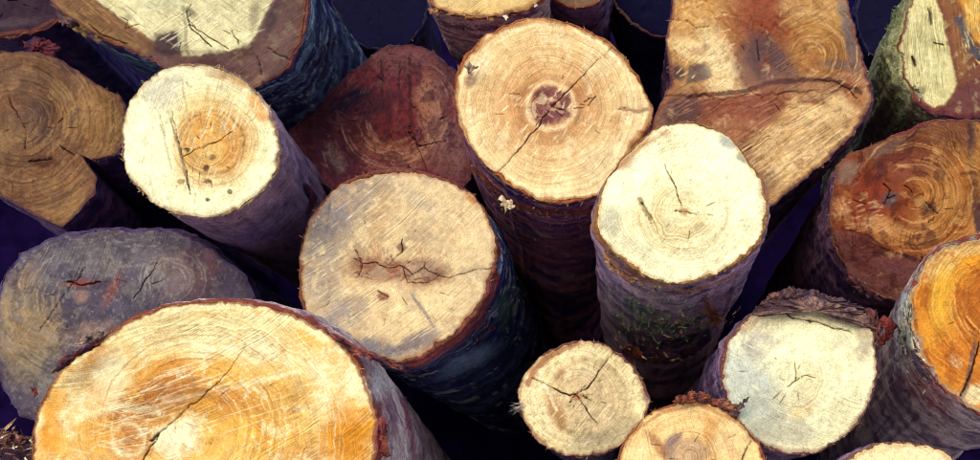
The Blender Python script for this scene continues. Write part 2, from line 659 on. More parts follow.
    rp_ = rp_ * (1 - fol * sstep(0, 1, rp_ / rpx)) + (rpx - edge) * fol * sstep(0, 1, rp_ / rpx)
    ra = S.get('ring', .5) * np.clip(.75 + .5 * fbm(X / 28, Y / 28, oct=3, seed=seed + 8), .15, 1.3)
    for (bx, by, br, mul) in S.get('ringzone', ()):
        ra = ra * (1 + (mul - 1) * (1 - sstep(.6, 1.3, np.hypot(X - bx, Y - by) / br)))
    p0 = S.get('pith', [(c[0], c[1])])[0]
    tr = np.arctan2(gy - p0[1], gx - p0[0])
    r_p = np.hypot(gx - p0[0], gy - p0[1])
    ray_ = np.stack([np.cos(tr) * rpx * .42, np.sin(tr) * rpx * .42, r_p * .09], 1)
    ang, amp, curv = S.get('saw', (-35, .4, .0006))
    an = math.radians(ang)
    su, sv = X * math.cos(an) + Y * math.sin(an), -X * math.sin(an) + Y * math.cos(an)
    cu = c[0] * math.cos(an) + c[1] * math.sin(an)
    sp_ = sv + curv * (su - cu) ** 2 + fbm(X / 60, Y / 60, oct=2, seed=seed + 9) * 3
    sa = amp * np.clip(.6 + .9 * fbm(X / 34, Y / 34, oct=3, seed=seed + 10), 0.05, 1.5)
    qd = []
    i = np.arange(nt)
    j = (i + 1) % nt
    for k_ in range(nr):
        qd.append(np.stack([k_ * nt + i, (k_ + 1) * nt + i, (k_ + 1) * nt + j, k_ * nt + j], 1))
    qd = np.concatenate(qd)
    # --- the log itself
    root = thing('log', P0, S['label'], 'log', 'felled logs stacked in the pile')
    LOC[root.name] = P0
    LOGS[key] = dict(root=root, P0=P0, a=a, n=n, f1=f1, f2=f2, T=T, RT=RT, px=px, wfun=wfun, S=S, seed=seed, d=d0)
    make_mesh('cut_face', P, qd, MW, root, None,
              {'Col': col, 'ringp': rp_ * S.get('rfreq', 1.0), 'ringa': ra, 'sawp': sp_, 'sawa': sa, 'crack': crack, 'ray': ray_}, loc=P0)
    # --- bark
    B = dict(A='#5a4c5e', B='#2a2054', rim='#8a5540', inner='#a85038', iw=.012, amp=.004, fa=9, fs=9, taper=.03, L=3.4, ops=(), rows=90, ridge=0)  # default tone B leans navy, putting the gap shadows' colour into the bark
    B.update(S.get('bark', {}))
    ntb = int(max(140, 2 * math.pi * rpx * .75 / 1.5 / q))
    Tb = np.linspace(-math.pi, math.pi, ntb, endpoint=False)
    RTb = np.interp(Tb, T, RT, period=2 * math.pi)
    tbb = np.interp(Tb, T, tb, period=2 * math.pi)
    cb, sb = np.cos(Tb), np.sin(Tb)
    rowsS = np.concatenate([[0.002, -0.0005, 0.000, .003], .003 + .0035 * np.cumsum(1.055 ** np.arange(B['rows'])) ])
    rowsS = rowsS[rowsS < B['L']]
    rowsS = np.append(rowsS, B['L'])
    PV, CV = [], []
    w_out = wfun(RTb * cb, RTb * sb)
    lipn = fbm(cb * rpx / 5, sb * rpx / 5, oct=3, seed=seed + 20)
    for k_, s in enumerate(rowsS):
        if k_ == 0:
            r, so = RTb - tbb * 1.02, .0015 + 0 * Tb
        elif k_ == 1:
            r, so = RTb - tbb * .8, .0005 - .0020 * np.clip(lipn, -.3, 1)
        elif k_ == 2:
            r, so = RTb - tbb * .25, .0012 - .0022 * np.clip(lipn, -.5, 1)
        else:
            r, so = RTb + 0, s + 0 * Tb
        base_r = r.copy()
        gx_, gy_ = cb * RTb, sb * RTb
        if k_ >= 3:
            ramp = min(1, (s / .03))
            nz = fbm(gx_ * B['fa'] * 6, gy_ * B['fa'] * 6, s * B['fs'] * 6 + 0 * Tb, oct=5, seed=seed + 21, gain=.6)
            if B['ridge']:
                nz = (1 - np.abs(nz) * 2.2) * B['ridge'] + nz * (1 - B['ridge'])
            big = fbm(gx_ * 5, gy_ * 5, s * 3 + 0 * Tb, oct=2, seed=seed + 22)
            r = r + ramp * (nz * B['amp'] + big * .012) + B['taper'] * s + B.get('swell', 0) * (1 - math.exp(-s / .12))
        # straighten facets with depth
        w_ = w_out * 1.0
        Q_ = P0 + f1 * (r * cb)[:, None] + f2 * (r * sb)[:, None] + a * (w_ + so)[:, None]
        PV.append(Q_)
        # colour
        mk = sstep(-.35, .45, fbm(gx_ * B['fa'] * 3, gy_ * B['fa'] * 3, s * B['fs'] * 3 + 0 * Tb, oct=4, seed=seed + 23, gain=.6))[:, None]
        cc = barkc(B['A']) * (1 - mk) + barkc(B['B']) * mk
        if k_ >= 3:
            cav = sstep(.1, -.5, nz)[:, None] * .55 * (1 if B['ridge'] else .5)
            cc = cc * (1 - cav)
        for (fc_, fs_, sc_, th_, st_) in B.get('streak', ()):
            if k_ >= 3:
                sk = sstep(th_, th_ + .18, fbm(gx_ * fc_, gy_ * fc_, (s + .02 * noise(gx_ * 9, gy_ * 9, seed=seed)) * fs_, oct=4, seed=seed + int(fc_ + fs_), gain=.65))[:, None] * st_
                cc = cc * (1 - sk) + barkc(sc_) * sk
        iw = B['iw'] * (.5 + 1.1 * np.clip(.5 + fbm(cb * 7, sb * 7, oct=4, seed=seed + 24), 0, 1.6))
        fi = (1 - sstep(iw * .7, iw * 1.15 + .001, s + 0 * Tb))[:, None]
        cc = cc * (1 - fi) + barkc(B['inner']) * .42 * fi
        if k_ < 3:
            mk2 = sstep(-.3, .4, fbm(cb * rpx / 6, sb * rpx / 6, oct=3, seed=seed + 25))[:, None]
            cc = (wood(B['rim']) * (1 - mk2) + wood(B['inner']) * mk2) * .8
        CV.append(cc)
    PV = np.concatenate(PV)
    CV = np.concatenate(CV)
    if B['ops']:
        X2, Y2 = project(PV)
        CV = paint(CV, X2, Y2, B['ops'], seed + 50, tone=barkc)
    nrow = len(rowsS)
    i = np.arange(ntb)
    j = (i + 1) % ntb
    qd = np.concatenate([np.stack([k_ * ntb + i, (k_ + 1) * ntb + i, (k_ + 1) * ntb + j, k_ * ntb + j], 1) for k_ in range(nrow - 1)])
    # far end closed
    PV = np.vstack([PV, P0 + a * (B['L'])])
    CV = np.vstack([CV, CV[-1:]])
    tri = np.stack([(nrow - 1) * ntb + i, np.full(ntb, len(PV) - 1), (nrow - 1) * ntb + j], 1)
    bk = make_mesh('bark', PV, qd, MB, root, tri, {'Col': np.clip(CV, 0.001, .9)}, loc=P0)
    # --- frayed fibres along the cut edge
    nf = int(S.get('fray', 70))
    items, cols = [], []
    ca, cb_ = wood(S.get('frayc', '#b08a68')), wood(B['inner'])
    for _ in range(nf):
        t_ = rng.uniform(-math.pi, math.pi)
        R_ = np.interp(t_, T, RT, period=2 * math.pi) - px * rng.uniform(-.3, 1.8)
        uu, vv = R_ * math.cos(t_), R_ * math.sin(t_)
        w_ = float(wfun(np.array([uu]), np.array([vv]))[0])
        p_ = P0 + f1 * uu + f2 * vv + a * (w_ + rng.uniform(-.001, .006))
        rad = f1 * math.cos(t_) + f2 * math.sin(t_)
        tan = -f1 * math.sin(t_) + f2 * math.cos(t_)
        dr = unit(rad * rng.uniform(-.1, 1) + tan * rng.uniform(-1.3, 1.3) + n * rng.uniform(-.2, .5))
        items.append(sliver(p_, dr, n, px * rng.uniform(1.2, 4.2) * (1.6 if rng.random() < .1 else 1), px * rng.uniform(.2, .55), rng))
        f = rng.random()
        cols.append((ca * (1 - f) + cb_ * f) * rng.uniform(.6, 1.15))
    o = splinter_part('frayed_fibre', items, MB, root, cols)
    return root


def on_bark(key, px_, py_):
    """first point of the log's bark seen through this photo pixel (approximate cylinder march)"""
    G = LOGS[key]
    r = ray(px_, py_)
    B = G['S'].get('bark', {})
    prev = None
    for t in np.arange(G['d'] - .15, G['d'] + 2.5, .006):
        P = CAM + t * r
        q = P - G['P0']
        s = q @ G['a']
        u_, v_ = q @ G['f1'], q @ G['f2']
        th = math.atan2(v_, u_)
        R_ = np.interp(th, G['T'], G['RT'], period=2 * math.pi) + B.get('taper', .03) * max(s, 0) + B.get('swell', 0) * (1 - math.exp(-max(s, 0) / .12))
        if s > 0 and math.hypot(u_, v_) < R_:
            return P, unit(G['f1'] * u_ + G['f2'] * v_), t
    return None


def chips(key, zones, n, pal, size=1.0, name='bark_shred'):
    """small shreds of bark and sawdust clinging to the log"""
    G = LOGS[key]
    rng = np.random.default_rng(G['seed'] + 6)
    items, cols = [], []
    for (zx, zy, rx, ry, ang, wgt) in zones:
        an = math.radians(ang)
        for _ in range(int(n * wgt)):
            u_, v_ = rng.uniform(-1, 1) * rx, rng.normal(0, .5) * ry
            h_ = on_bark(key, zx + u_ * math.cos(an) - v_ * math.sin(an), zy + u_ * math.sin(an) + v_ * math.cos(an))
            if h_ is None:
                continue
            P, nn, t = h_
            tan = unit(np.cross(nn, G['a']))
            dr = unit(tan * rng.normal(0, 1) + G['a'] * rng.normal(0, .5) + nn * rng.uniform(0, .35))
            items.append(sliver(P + nn * G['px'] * .3, dr, nn, G['px'] * rng.uniform(1.5, 6) * size, G['px'] * rng.uniform(.4, 1.1) * size, rng))
            cols.append(wood(pal[rng.integers(len(pal))]) * rng.uniform(.5, 1.1))
    return splinter_part(name, items, MB, G['root'], cols)


def moss(key, zones, n, col, name='moss', size=1.0):
    """small upright moss blades standing on the bark inside photo zones (x, y, rx, ry)"""
    G = LOGS[key]
    rng = np.random.default_rng(G['seed'] + 5)
    items, cols = [], []
    for (zx, zy, rx, ry, wgt) in zones:
        for _ in range(int(n * wgt)):
            x_, y_ = rng.normal(zx, rx / 1.8), rng.normal(zy, ry / 1.8)
            if noise(np.array([x_ / 7]), np.array([y_ / 7]), seed=G['seed'])[0] < -.1:
                continue
            h_ = on_bark(key, x_, y_)
            if h_ is None:
                continue
            P, nn, t = h_
            for __ in range(3):
                dr = unit(nn + rng.normal(0, .7, 3))
                L = G['px'] * rng.uniform(1.5, 4.5) * size
                items.append(sliver(P + rng.normal(0, G['px'] * .9, 3), dr, unit(rng.normal(0, 1, 3)), L, G['px'] * rng.uniform(.25, .6), rng))
                cols.append(wood(col[rng.integers(len(col))]) * rng.uniform(.6, 1.2))
    return splinter_part(name, items, MB, G['root'], cols)


# ------------------------------------------------------------------ the ground and an added backdrop behind the pile
def ground_sheet():
    n = 60
    g = np.linspace(-1, 1, n)
    gx = np.sign(g) * (np.abs(g) ** 2.5) * 60
    X, Y = np.meshgrid(gx, gx + 4)
    Z = fbm(X.ravel() * .8, Y.ravel() * .8, oct=4, seed=3) * .03
    V = np.stack([X.ravel(), Y.ravel(), Z], 1)
    i, j = np.meshgrid(np.arange(n - 1), np.arange(n - 1))
    b = (j * n + i).ravel()
    o = make_mesh('ground', V, np.stack([b, b + 1, b + n + 1, b + n], 1), plain_material('bounce_ground', (.42, .39, .44), .9, 14, .35))  # ground made pale lilac to bounce fill light under the logs
    o['kind'] = 'structure'


def backdrop():
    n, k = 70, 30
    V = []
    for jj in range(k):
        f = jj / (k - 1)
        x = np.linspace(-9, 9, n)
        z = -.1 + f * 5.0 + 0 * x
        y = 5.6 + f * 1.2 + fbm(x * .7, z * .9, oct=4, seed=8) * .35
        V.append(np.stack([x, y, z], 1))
    for jj in range(6):       # the top of the added backdrop runs back
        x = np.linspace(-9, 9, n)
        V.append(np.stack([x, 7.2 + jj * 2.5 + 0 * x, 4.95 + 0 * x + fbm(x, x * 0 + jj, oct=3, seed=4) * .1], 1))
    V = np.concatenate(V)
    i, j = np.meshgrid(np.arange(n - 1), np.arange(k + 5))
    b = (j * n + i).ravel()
    o = make_mesh('shade_backdrop', V, np.stack([b, b + 1, b + n + 1, b + n], 1), plain_material('gap_shade_navy', (.0045, .002, .019), .95, 9, .6, 0.0))  # added sheet that hides the sky; its navy colour stands for gap shade
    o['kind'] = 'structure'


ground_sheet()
backdrop()

SPECS = {}
SPECS['N'] = dict(
    label='largest pale yellow log, bottom left, with orange heart and long curved crack',
    out=[(31,446),(38,409),(52,382),(70,359),(98,340),(139,315),(185,303),(217,300),(259,304),(295,315),(328,334),(351,354),(367,382),(376,409),(377,446),(370,490),(345,535),(300,565),(240,580),(170,580),(110,565),(60,530),(35,490)],
    c=(205, 440), d=1.72, vp=(535, 545), t=1.8, base='#fbe9b4',
    pith=[(178, 440, 1.25, .95)], ring=.55, ringwarp=1.3, saw=(-22, .9, .0012),
    paint=[('b',190,435,125,95,0,'#f2c268',.9,.5), ('b',150,395,62,26,-18,'#b86a28',.9,.5), ('b',120,430,45,35,-30,'#cf9250',.6,.6),
           ('b',250,405,70,40,10,'#eaac44',.75,.5), ('b',95,362,24,10,-38,'#c9862f',.85,.5), ('b',318,350,26,9,38,'#f2a82a',.85,.4), ('b',300,335,22,7,35,'#f0b347',.6,.4),
           ('b',355,432,22,26,70,'#e39a34',.85,.5), ('b',320,455,40,10,-8,'#d78a3c',.6,.6), ('b',55,440,14,30,0,'#eaa23c',.7,.5),
           ('b',128,440,26,22,0,'#c98a58',.7,.5), ('r',128,440,16,2.2,'#fff0c0',.6), ('b',178,440,26,20,0,'#fdf0cc',.95,.25),
           ('b',92,408,34,10,-25,'#fff3c6',.75,.5), ('b',230,345,80,13,4,'#fff0c4',.65,.6), ('b',340,385,20,34,-20,'#fff4cf',.7,.5), ('b',70,400,14,30,25,'#fff0c0',.7,.5),
           ('s',[(70,420),(120,405),(160,412)],6,'#fff2c4',.7), ('s',[(165,400),(215,392),(300,372)],4,'#fff2c4',.6),
           ('s',[(125,330),(160,318),(240,312)],5,'#f0cf8e',.7), ('b',200,385,40,10,25,'#b9763c',.55,.6), ('b',172,394,20,7,30,'#9c6040',.5,.6),
           ('b',190,398,90,20,4,'#b06a34',.45,.6), ('n',26,'#e8a84a',.55,.1), ('n',12,'#fff4cc',.45,.3), ('b',350,440,24,40,0,'#e8961e',.75,.5),('b',50,430,12,34,10,'#e0922c',.7,.5),('b',150,372,34,9,-24,'#e0a044',.6,.5), ('b',60,395,14,26,35,'#e8a644',.5,.5),
           ('b',190,330,110,14,-2,'#fbe8b0',.7,.5),('b',110,375,20,26,30,'#fff2c8',.6,.5),
           ('a',195,430,40,150,-80,60,30,.6,'#fff6d4',.5),('a',195,430,45,140,-170,-60,20,.6,'#fff2c8',.4),('a',195,430,30,120,-170,40,22,.7,'#a8622c',.55),
           ('f',150,400,90,45,-20,3,46,30,.7,'#fff6d4',.6,.002),('f',105,430,44,26,12,4,26,20,.8,'#fff2cc',.55,.002),('f',250,380,100,50,-18,3,40,40,.6,'#fff6d6',.5,.001),('f',150,410,70,35,20,20,30,14,.8,'#9c5a2c',.6,.004),('f',320,420,44,44,-20,5,40,20,.7,'#c47a30',.5,0),
           ('e',2.4,'#8a4a30',.8)],
    cracks=[([(246,345),(233,366),(216,384),(200,398),(186,410),(170,424),(160,432),(150,446),(142,466)],.2,.75), ([(160,432),(150,440)],.8,1.4)],
    bark=dict(A='#a08c8c', B='#64505c', rim='#a0603c', inner='#8c443c', iw=.022, amp=.003, fa=4, fs=7, swell=.035,  streak=[(3,40,'#4a3c54',.3,.5),(5,60,'#b8aaa4',.45,.5)], taper=-.02,
              ops=[('s',[(380,405),(378,450)],5,'#5c2830',.85),('s',[(405,400),(412,440),(415,470)],4,'#6c3840',.7),('s',[(350,345),(395,362),(430,395)],4,'#8a5a5c',.7),('b',385,380,14,20,30,'#cbbcb4',.5,.6)]),
    frayc='#d7a868', fray=150)
SPECS['G'] = dict(
    label='large round tan log, top centre, with dark brown heart and thin diagonal crack across it',
    out=[(454,96),(459,67),(478,41),(507,24),(536,17),(564,21),(593,33),(617,48),(634,69),(646,91),(653,110),(647,129),(631,150),(614,180),(598,196),(569,203),(536,199),(507,184),(478,157),(461,129)],
    c=(553, 110), d=2.12, vp=(572, 470), t=2.2, base='#f5d8a4',
    pith=[(551, 106)], ring=.62, rfreq=1.25, ringwarp=.55, follow=.3, saw=(-62, .22, .0004),
    ringzone=[(551,106,60,1.2)],
    paint=[('b',548,104,66,62,0,'#d8a874',.85,.45), ('b',546,102,44,42,0,'#c08a5c',.75,.4), ('b',551,107,30,29,0,'#dfb27e',.7,.25), ('r',551,106,29,3,'#a8714e',.55),
           ('b',551,106,24,22,10,'#7c4848',.95,.2),('b',542,96,8,7,0,'#6a383c',.7,.4),('b',545,116,10,6,10,'#6a383c',.7,.4), ('r',551,106,24,2.2,'#f2d2a4',.8), ('b',548,104,10,8,0,'#7c4a48',.7,.4), ('b',556,112,12,6,20,'#74404a',.8,.4),
           ('s',[(545,98),(556,101),(560,107),(550,109),(562,113)],2.2,'#d8a888',.6), ('b',640,112,16,14,0,'#ecd0a2',.8,.5),
           ('s',[(620,108),(640,112),(650,109)],2.5,'#8a6048',.7),('b',617,122,7,12,20,'#c39064',.5,.5),
           ('b',480,66,8,14,20,'#f6e2bc',.8,.4),('b',470,80,5,9,30,'#8a6a60',.7,.5), ('b',605,160,26,18,-40,'#f3dcae',.7,.5), ('b',600,55,20,24,40,'#f8e2b4',.6,.5),
           ('s',[(475,52),(500,30),(536,21),(570,28)],3,'#c88f5c',.6),('a',551,106,26,92,-180,180,60,.6,'#a8703f',.42),('f',553,110,88,84,-58,9,170,9,.75,'#fff2d0',.7,.004),('f',520,110,60,60,-75,12,70,8,.7,'#b98250',.5,0),('b',540,60,50,22,-5,'#e8c48e',.5,.5),
           ('f',551,106,20,18,-50,50,26,6,.9,'#d9a888',.5,.02),('f',551,106,20,18,20,50,20,6,1.1,'#5c343c',.6,.02),('n',14,'#fbe6bc',.4,.25),
           ('e',2.8,'#a0683c',.75), ('b',500,170,22,16,30,'#f4d6a4',.6,.5)],
    cracks=[([(613,46),(590,68),(570,88),(553,104),(540,124),(522,145),(498,173)],.35,.5),([(551,104),(563,110)],.5,.5),([(586,100),(597,96),(590,104)],.4,.3)],
    bark=dict(A='#94646c', B='#34225c', rim='#b06a3c', inner='#a85a38', iw=.03, amp=.004, fa=3, fs=18, taper=.0, ridge=.3, streak=[(4,50,'#c48c70',.38,.8),(5,70,'#160e38',.25,.6)],  # blue-violet B tone brings shadow colour into this bark
              ops=[('s',[(470,165),(505,200),(540,212),(590,212)],4,'#7a3c24',.8),('s',[(480,188),(510,216),(560,230),(600,222)],3,'#6a4044',.7),('b',560,245,50,10,5,'#6a3f50',.6,.6),('b',545,262,40,6,5,'#7a3f4c',.5,.6)]),
    frayc='#c99a6a', fray=110)
SPECS['K'] = dict(
    label='cream white log right of centre, its dark mossy bark showing below the cut',
    out=[(598,206),(602,188),(615,167),(639,140),(668,125),(697,122),(727,135),(750,161),(765,190),(768,213),(758,242),(738,261),(709,276),(680,284),(650,278),(627,264),(606,244),(597,225)],
    c=(685, 205), d=1.86, vp=(625, 560), t=2.0, base='#fdf6cf', tilt=(0.0, .05),
    pith=[(686, 211)], ring=.5, ringwarp=1.0, ringzone=[(680,214,34,1.5),(735,180,45,.2)], saw=(-48, .4, .0),
    paint=[('b',690,200,70,66,0,'#fffbe0',.8,.4), ('b',668,215,34,30,0,'#f1e2ae',.7,.5), ('b',612,222,12,16,0,'#b9b5a4',.75,.5), ('b',640,250,26,9,30,'#d8d2b4',.6,.5),
           ('s',[(640,200),(650,218)],3.2,'#8a6a48',.8),('b',684,212,5,4,0,'#b07a48',.8,.5), ('s',[(618,165),(640,146),(668,133)],5,'#c28a5c',.85), ('b',625,160,10,8,-40,'#a8745a',.7,.5),
           ('b',728,142,10,6,35,'#8a8a94',.75,.5),('b',742,158,6,5,40,'#6e6676',.7,.5), ('b',610,250,12,5,40,'#a08a84',.8,.5),
           ('e',2.4,'#c9a878',.6), ('b',755,238,8,12,20,'#f0e6bc',.6,.5), ('f',690,205,66,60,-48,6,90,14,.7,'#ece0b4',.7,0),('f',700,160,50,26,-40,10,26,6,.6,'#b8a47c',.6,0),('a',686,211,8,50,-180,180,18,.6,'#b8935c',.5),('n',14,'#e2dcb8',.55,.3), ('k','#c9bd92',.4,.5), ('s',[(690,222),(730,248)],4,'#e9dfb4',.4)],
    cracks=[([(665,165),(674,186),(682,207)],.45,.5),([(675,210),(692,212)],.5,.3),([(642,202),(649,212),(655,222)],.6,.3)],
    bark=dict(A='#8a7488', B='#3c3054', rim='#a87a50', inner='#a8704a', iw=.016, amp=.0035, fa=4, fs=10, taper=.0, streak=[(3,34,'#9c6a58',.45,.7),(5,60,'#9a8894',.42,.6),(4,50,'#1c1438',.3,.6)],
              ops=[('b',645,315,44,24,0,'#4a5640',.5,.8),('s',[(700,325),(735,312),(752,296)],3,'#b87858',.7),('s',[(690,345),(725,338),(745,325)],4,'#94706c',.7),('b',612,290,10,26,0,'#84748a',.5,.6),('s',[(640,300),(700,322),(735,305)],2,'#8a6a7a',.5),('s',[(606,250),(640,282),(690,292),(735,275)],3,'#7c5c48',.7)]),
    frayc='#c8a070', fray=130)
SPECS['L'] = dict(
    label='broad greyish tan log at centre with a jagged dark split across the middle',
    out=[(298,268),(303,238),(320,203),(343,182),(374,171),(416,170),(452,181),(478,199),(491,223),(496,254),(490,285),(473,317),(442,345),(411,360),(382,361),(348,349),(322,332),(305,315)],
    c=(398, 265), d=2.08, vp=(585, 455), t=2.6, base='#d8bc94', tilt=(-.02, 0),
    pith=[(384,276),(402,248)], ring=.3, ringwarp=1.2, saw=(-38, .6, .0006), checks=16,
    paint=[('b',405,270,80,76,0,'#e2c294',.6,.5), ('b',328,218,28,40,25,'#857a80',.85,.55),('b',345,200,30,14,-40,'#8f8488',.7,.5), ('b',322,280,20,36,-5,'#9a8c88',.7,.6), ('b',365,190,36,14,-14,'#a89484',.75,.5),
           ('b',340,318,30,12,-35,'#8a7f84',.7,.5), ('b',378,348,26,10,10,'#7c7480',.85,.45), ('b',418,342,22,9,-20,'#6f6474',.8,.4), ('b',440,212,38,9,25,'#a2938c',.5,.6),
           ('b',455,225,34,30,0,'#e8c897',.6,.5), ('b',380,225,10,36,5,'#c09468',.5,.6), ('b',420,300,46,26,-30,'#e6c898',.6,.5),
           ('f',398,265,86,80,-38,4,190,15,.7,'#f6e0b4',.65,0),('f',360,230,60,50,-38,6,80,12,.7,'#8c7c78',.55,0),('n',9,'#f0d4a4',.5,.25),('b',398,272,46,12,8,'#8e503c',.85,.6), ('b',428,272,20,12,0,'#7c4a44',.75,.5),('f',400,270,46,12,5,30,60,8,.9,'#5a3030',.75,.01),('f',372,252,18,9,70,25,34,9,.6,'#8a5440',.7,0),('f',432,256,20,9,-75,25,30,8,.6,'#a06a4c',.6,0), ('b',362,262,12,8,20,'#8e5a48',.8,.5), ('b',402,248,5,4,0,'#7a4a40',.8,.4),('b',383,296,6,4,0,'#8a4a3c',.85,.4),
           ('s',[(412,294),(424,312),(434,328)],2.4,'#6f6a70',.8), ('s',[(330,200),(326,232)],2,'#6a6070',.6), ('b',475,200,12,5,35,'#c0793c',.85,.5),
           ('s',[(432,352),(462,330),(484,303),(493,270)],4,'#a05a44',.75), ('e',2.5,'#a06a4c',.65), ('n',18,'#b49c84',.5,.15), ('n',11,'#c9a47c',.5,.3)],
    cracks=[([(354,258),(362,264),(374,262),(388,268),(400,266),(412,274),(424,268),(440,276),(450,278),(470,272),(494,268)],.3,.4),([(362,264),(360,276)],.6,.3),([(400,266),(408,282),(426,284),(438,276)],.3,.2),
            ([(402,240),(402,250),(396,256)],.5,.3),([(378,292),(390,298)],.7,.4),([(355,250),(362,264)],.4,.6),([(425,262),(424,270)],.6,.4)],
    bark=dict(A='#364668', B='#100e44', rim='#8c5238', inner='#7c443c', iw=.022, amp=.007, fa=4, fs=20, taper=.02, ridge=.3, streak=[(5,60,'#0c0a30',.1,.8),(5,170,'#90a8b4',.38,.6)],  # navy B tone paints the gap shade into the bark
              ops=[('s',[(410,366),(450,348),(482,318),(496,280)],6,'#5c2c30',.8),('b',470,360,30,8,-25,'#66809a',.6,.6),('b',505,310,8,16,0,'#33543c',.5,.6)]),
    frayc='#a8745a', fray=120)
SPECS['D'] = dict(
    label='pale cream log at upper left with orange heart rings, wormholes and smooth purple bark',
    out=[(123,163),(121,138),(128,106),(145,82),(165,68),(190,63),(215,66),(238,75),(258,92),(272,116),(279,140),(278,165),(268,185),(250,203),(228,214),(205,218),(180,216),(158,206),(140,192),(128,177)],
    c=(200, 141), d=1.98, vp=(490, 400), t=1.8, base='#fbf3cc',
    pith=[(206,142,.95,1)], ring=.5, ringwarp=.6, ringzone=[(212,140,36,1.3),(150,150,34,.15)], saw=(-70, .35, .0006),
    paint=[('b',210,140,52,52,0,'#f1d698',.85,.4), ('b',212,142,36,40,0,'#e3b060',.85,.4), ('b',232,146,14,26,0,'#c98a48',.6,.6), ('b',202,128,18,16,0,'#e0a04c',.6,.5),
           ('r',212,143,32,1.6,'#9a6a3c',.7), ('r',210,141,25,1.3,'#b07c48',.5), ('r',214,146,40,1.5,'#c9935a',.4),
           ('b',150,145,24,50,5,'#fbf5da',.8,.5), ('b',162,92,22,16,-40,'#d9d2be',.7,.5), ('b',238,80,18,6,25,'#c98a44',.7,.5), ('b',258,108,7,16,-30,'#e09a4c',.8,.4), ('b',220,74,16,5,12,'#b08058',.6,.5),
           ('s',[(170,118),(180,152),(190,190)],1.8,'#857660',.75), ('s',[(160,125),(172,170)],1.2,'#a79a80',.6), ('s',[(182,84),(186,110),(193,148)],1.4,'#a08a68',.5), ('s',[(200,112),(207,160)],1.2,'#a8804c',.5),
           ('s',[(236,96),(225,130)],1.6,'#fff0c8',.5),('s',[(243,100),(229,138)],1.2,'#fff0c8',.5),
           ('b',206,168,3.4,4,0,'#5c3c34',.95,.3),('b',212,157,4,3.4,0,'#7a5440',.8,.3),('b',188,150,3,2,0,'#5c4034',.9,.3),('b',208,182,4,2.5,0,'#6a4838',.85,.3),('b',230,192,2.6,2.6,0,'#5a4038',.9,.3),('b',208,200,2.2,2,0,'#5a4038',.9,.3),('b',182,182,4,2.5,0,'#9a6a40',.8,.3),
           ('f',160,150,44,60,70,12,60,14,.7,'#d0c6a4',.7,.004),('f',225,130,40,50,-68,6,60,14,.7,'#fff4d0',.7,.002),('f',230,110,30,36,-72,5,26,12,.6,'#b8844c',.6,.002),('a',212,143,8,46,-180,180,24,.6,'#a8703a',.5),('f',200,184,26,5,85,10,30,4,.7,'#a8783c',.7,0),('s',[(150,205),(180,210),(215,208)],3,'#e6dcb4',.6), ('e',2.2,'#b79a74',.6), ('k','#d8cba0',.35,.5)],
    cracks=[([(183,156),(195,150),(208,145),(220,140),(232,132)],.3,.25),([(172,112),(178,140),(186,170),(191,194)],.25,.35),([(158,112),(166,140)],.2,.2)],
    bark=dict(A='#6e5c70', B='#54465e', rim='#b08a5c', inner='#8a6a64', iw=.006, amp=.002, fa=6, fs=5, taper=.0,
              ops=[('s',[(262,100),(284,130),(302,158)],2,'#8a7076',.6),('b',240,240,40,12,-15,'#4a3c66',.6,.6)]),
    frayc='#d8c08c', fray=120)
SPECS['Q'] = dict(
    label='pale cream log, lower right, with thick loose bark along its top edge',
    out=[(722,371),(725,347),(740,325),(758,310),(782,301),(812,303),(840,311),(868,318),(876,345),(878,373),(871,403),(853,430),(827,448),(797,456),(767,448),(743,430),(728,403)],
    c=(800, 375), d=1.86, vp=(610, 500), t=1.8, base='#f4e8bc',
    pith=[(794,380)], ring=.3, ringwarp=.8, ringzone=[(796,386,26,2.2)], saw=(20, .45, .0),
    paint=[('b',805,370,64,60,0,'#f8eec4',.7,.5), ('b',746,390,30,48,-20,'#bcc2bc',.8,.5),('f',760,335,22,16,-70,10,40,9,1.2,'#7c7884',.6,0), ('b',760,345,16,12,-50,'#9c9494',.8,.5), ('b',780,432,40,14,5,'#b5ae9c',.75,.5), ('b',770,405,22,14,20,'#b7b4a4',.6,.5),
           ('b',803,412,12,7,-20,'#d9b070',.6,.5), ('b',865,340,9,22,5,'#a89078',.75,.5), ('s',[(745,330),(775,309),(850,322)],4,'#c6a480',.7), ('b',840,420,26,14,-40,'#e0d4ac',.6,.5),
           ('f',805,360,60,56,28,5,90,14,.8,'#fffae0',.7,0),('b',810,350,44,30,0,'#fdf4cc',.6,.5),('n',20,'#c4c0aa',.3,.3), ('k','#a59c86',.3,.45), ('e',2.4,'#9a7a68',.65)],
    cracks=[([(780,311),(795,318),(815,321),(835,328),(852,331)],.8,.6),([(795,364),(796,380)],.35,.6),([(796,380),(810,374)],.4,.3),([(796,380),(788,386)],.4,.3)],
    bark=dict(A='#6a5870', B='#34284a', rim='#8a5a4c', inner='#7c4a48', iw=.01, amp=.004, fa=6, fs=8, taper=.0),
    frayc='#b89878', fray=110)
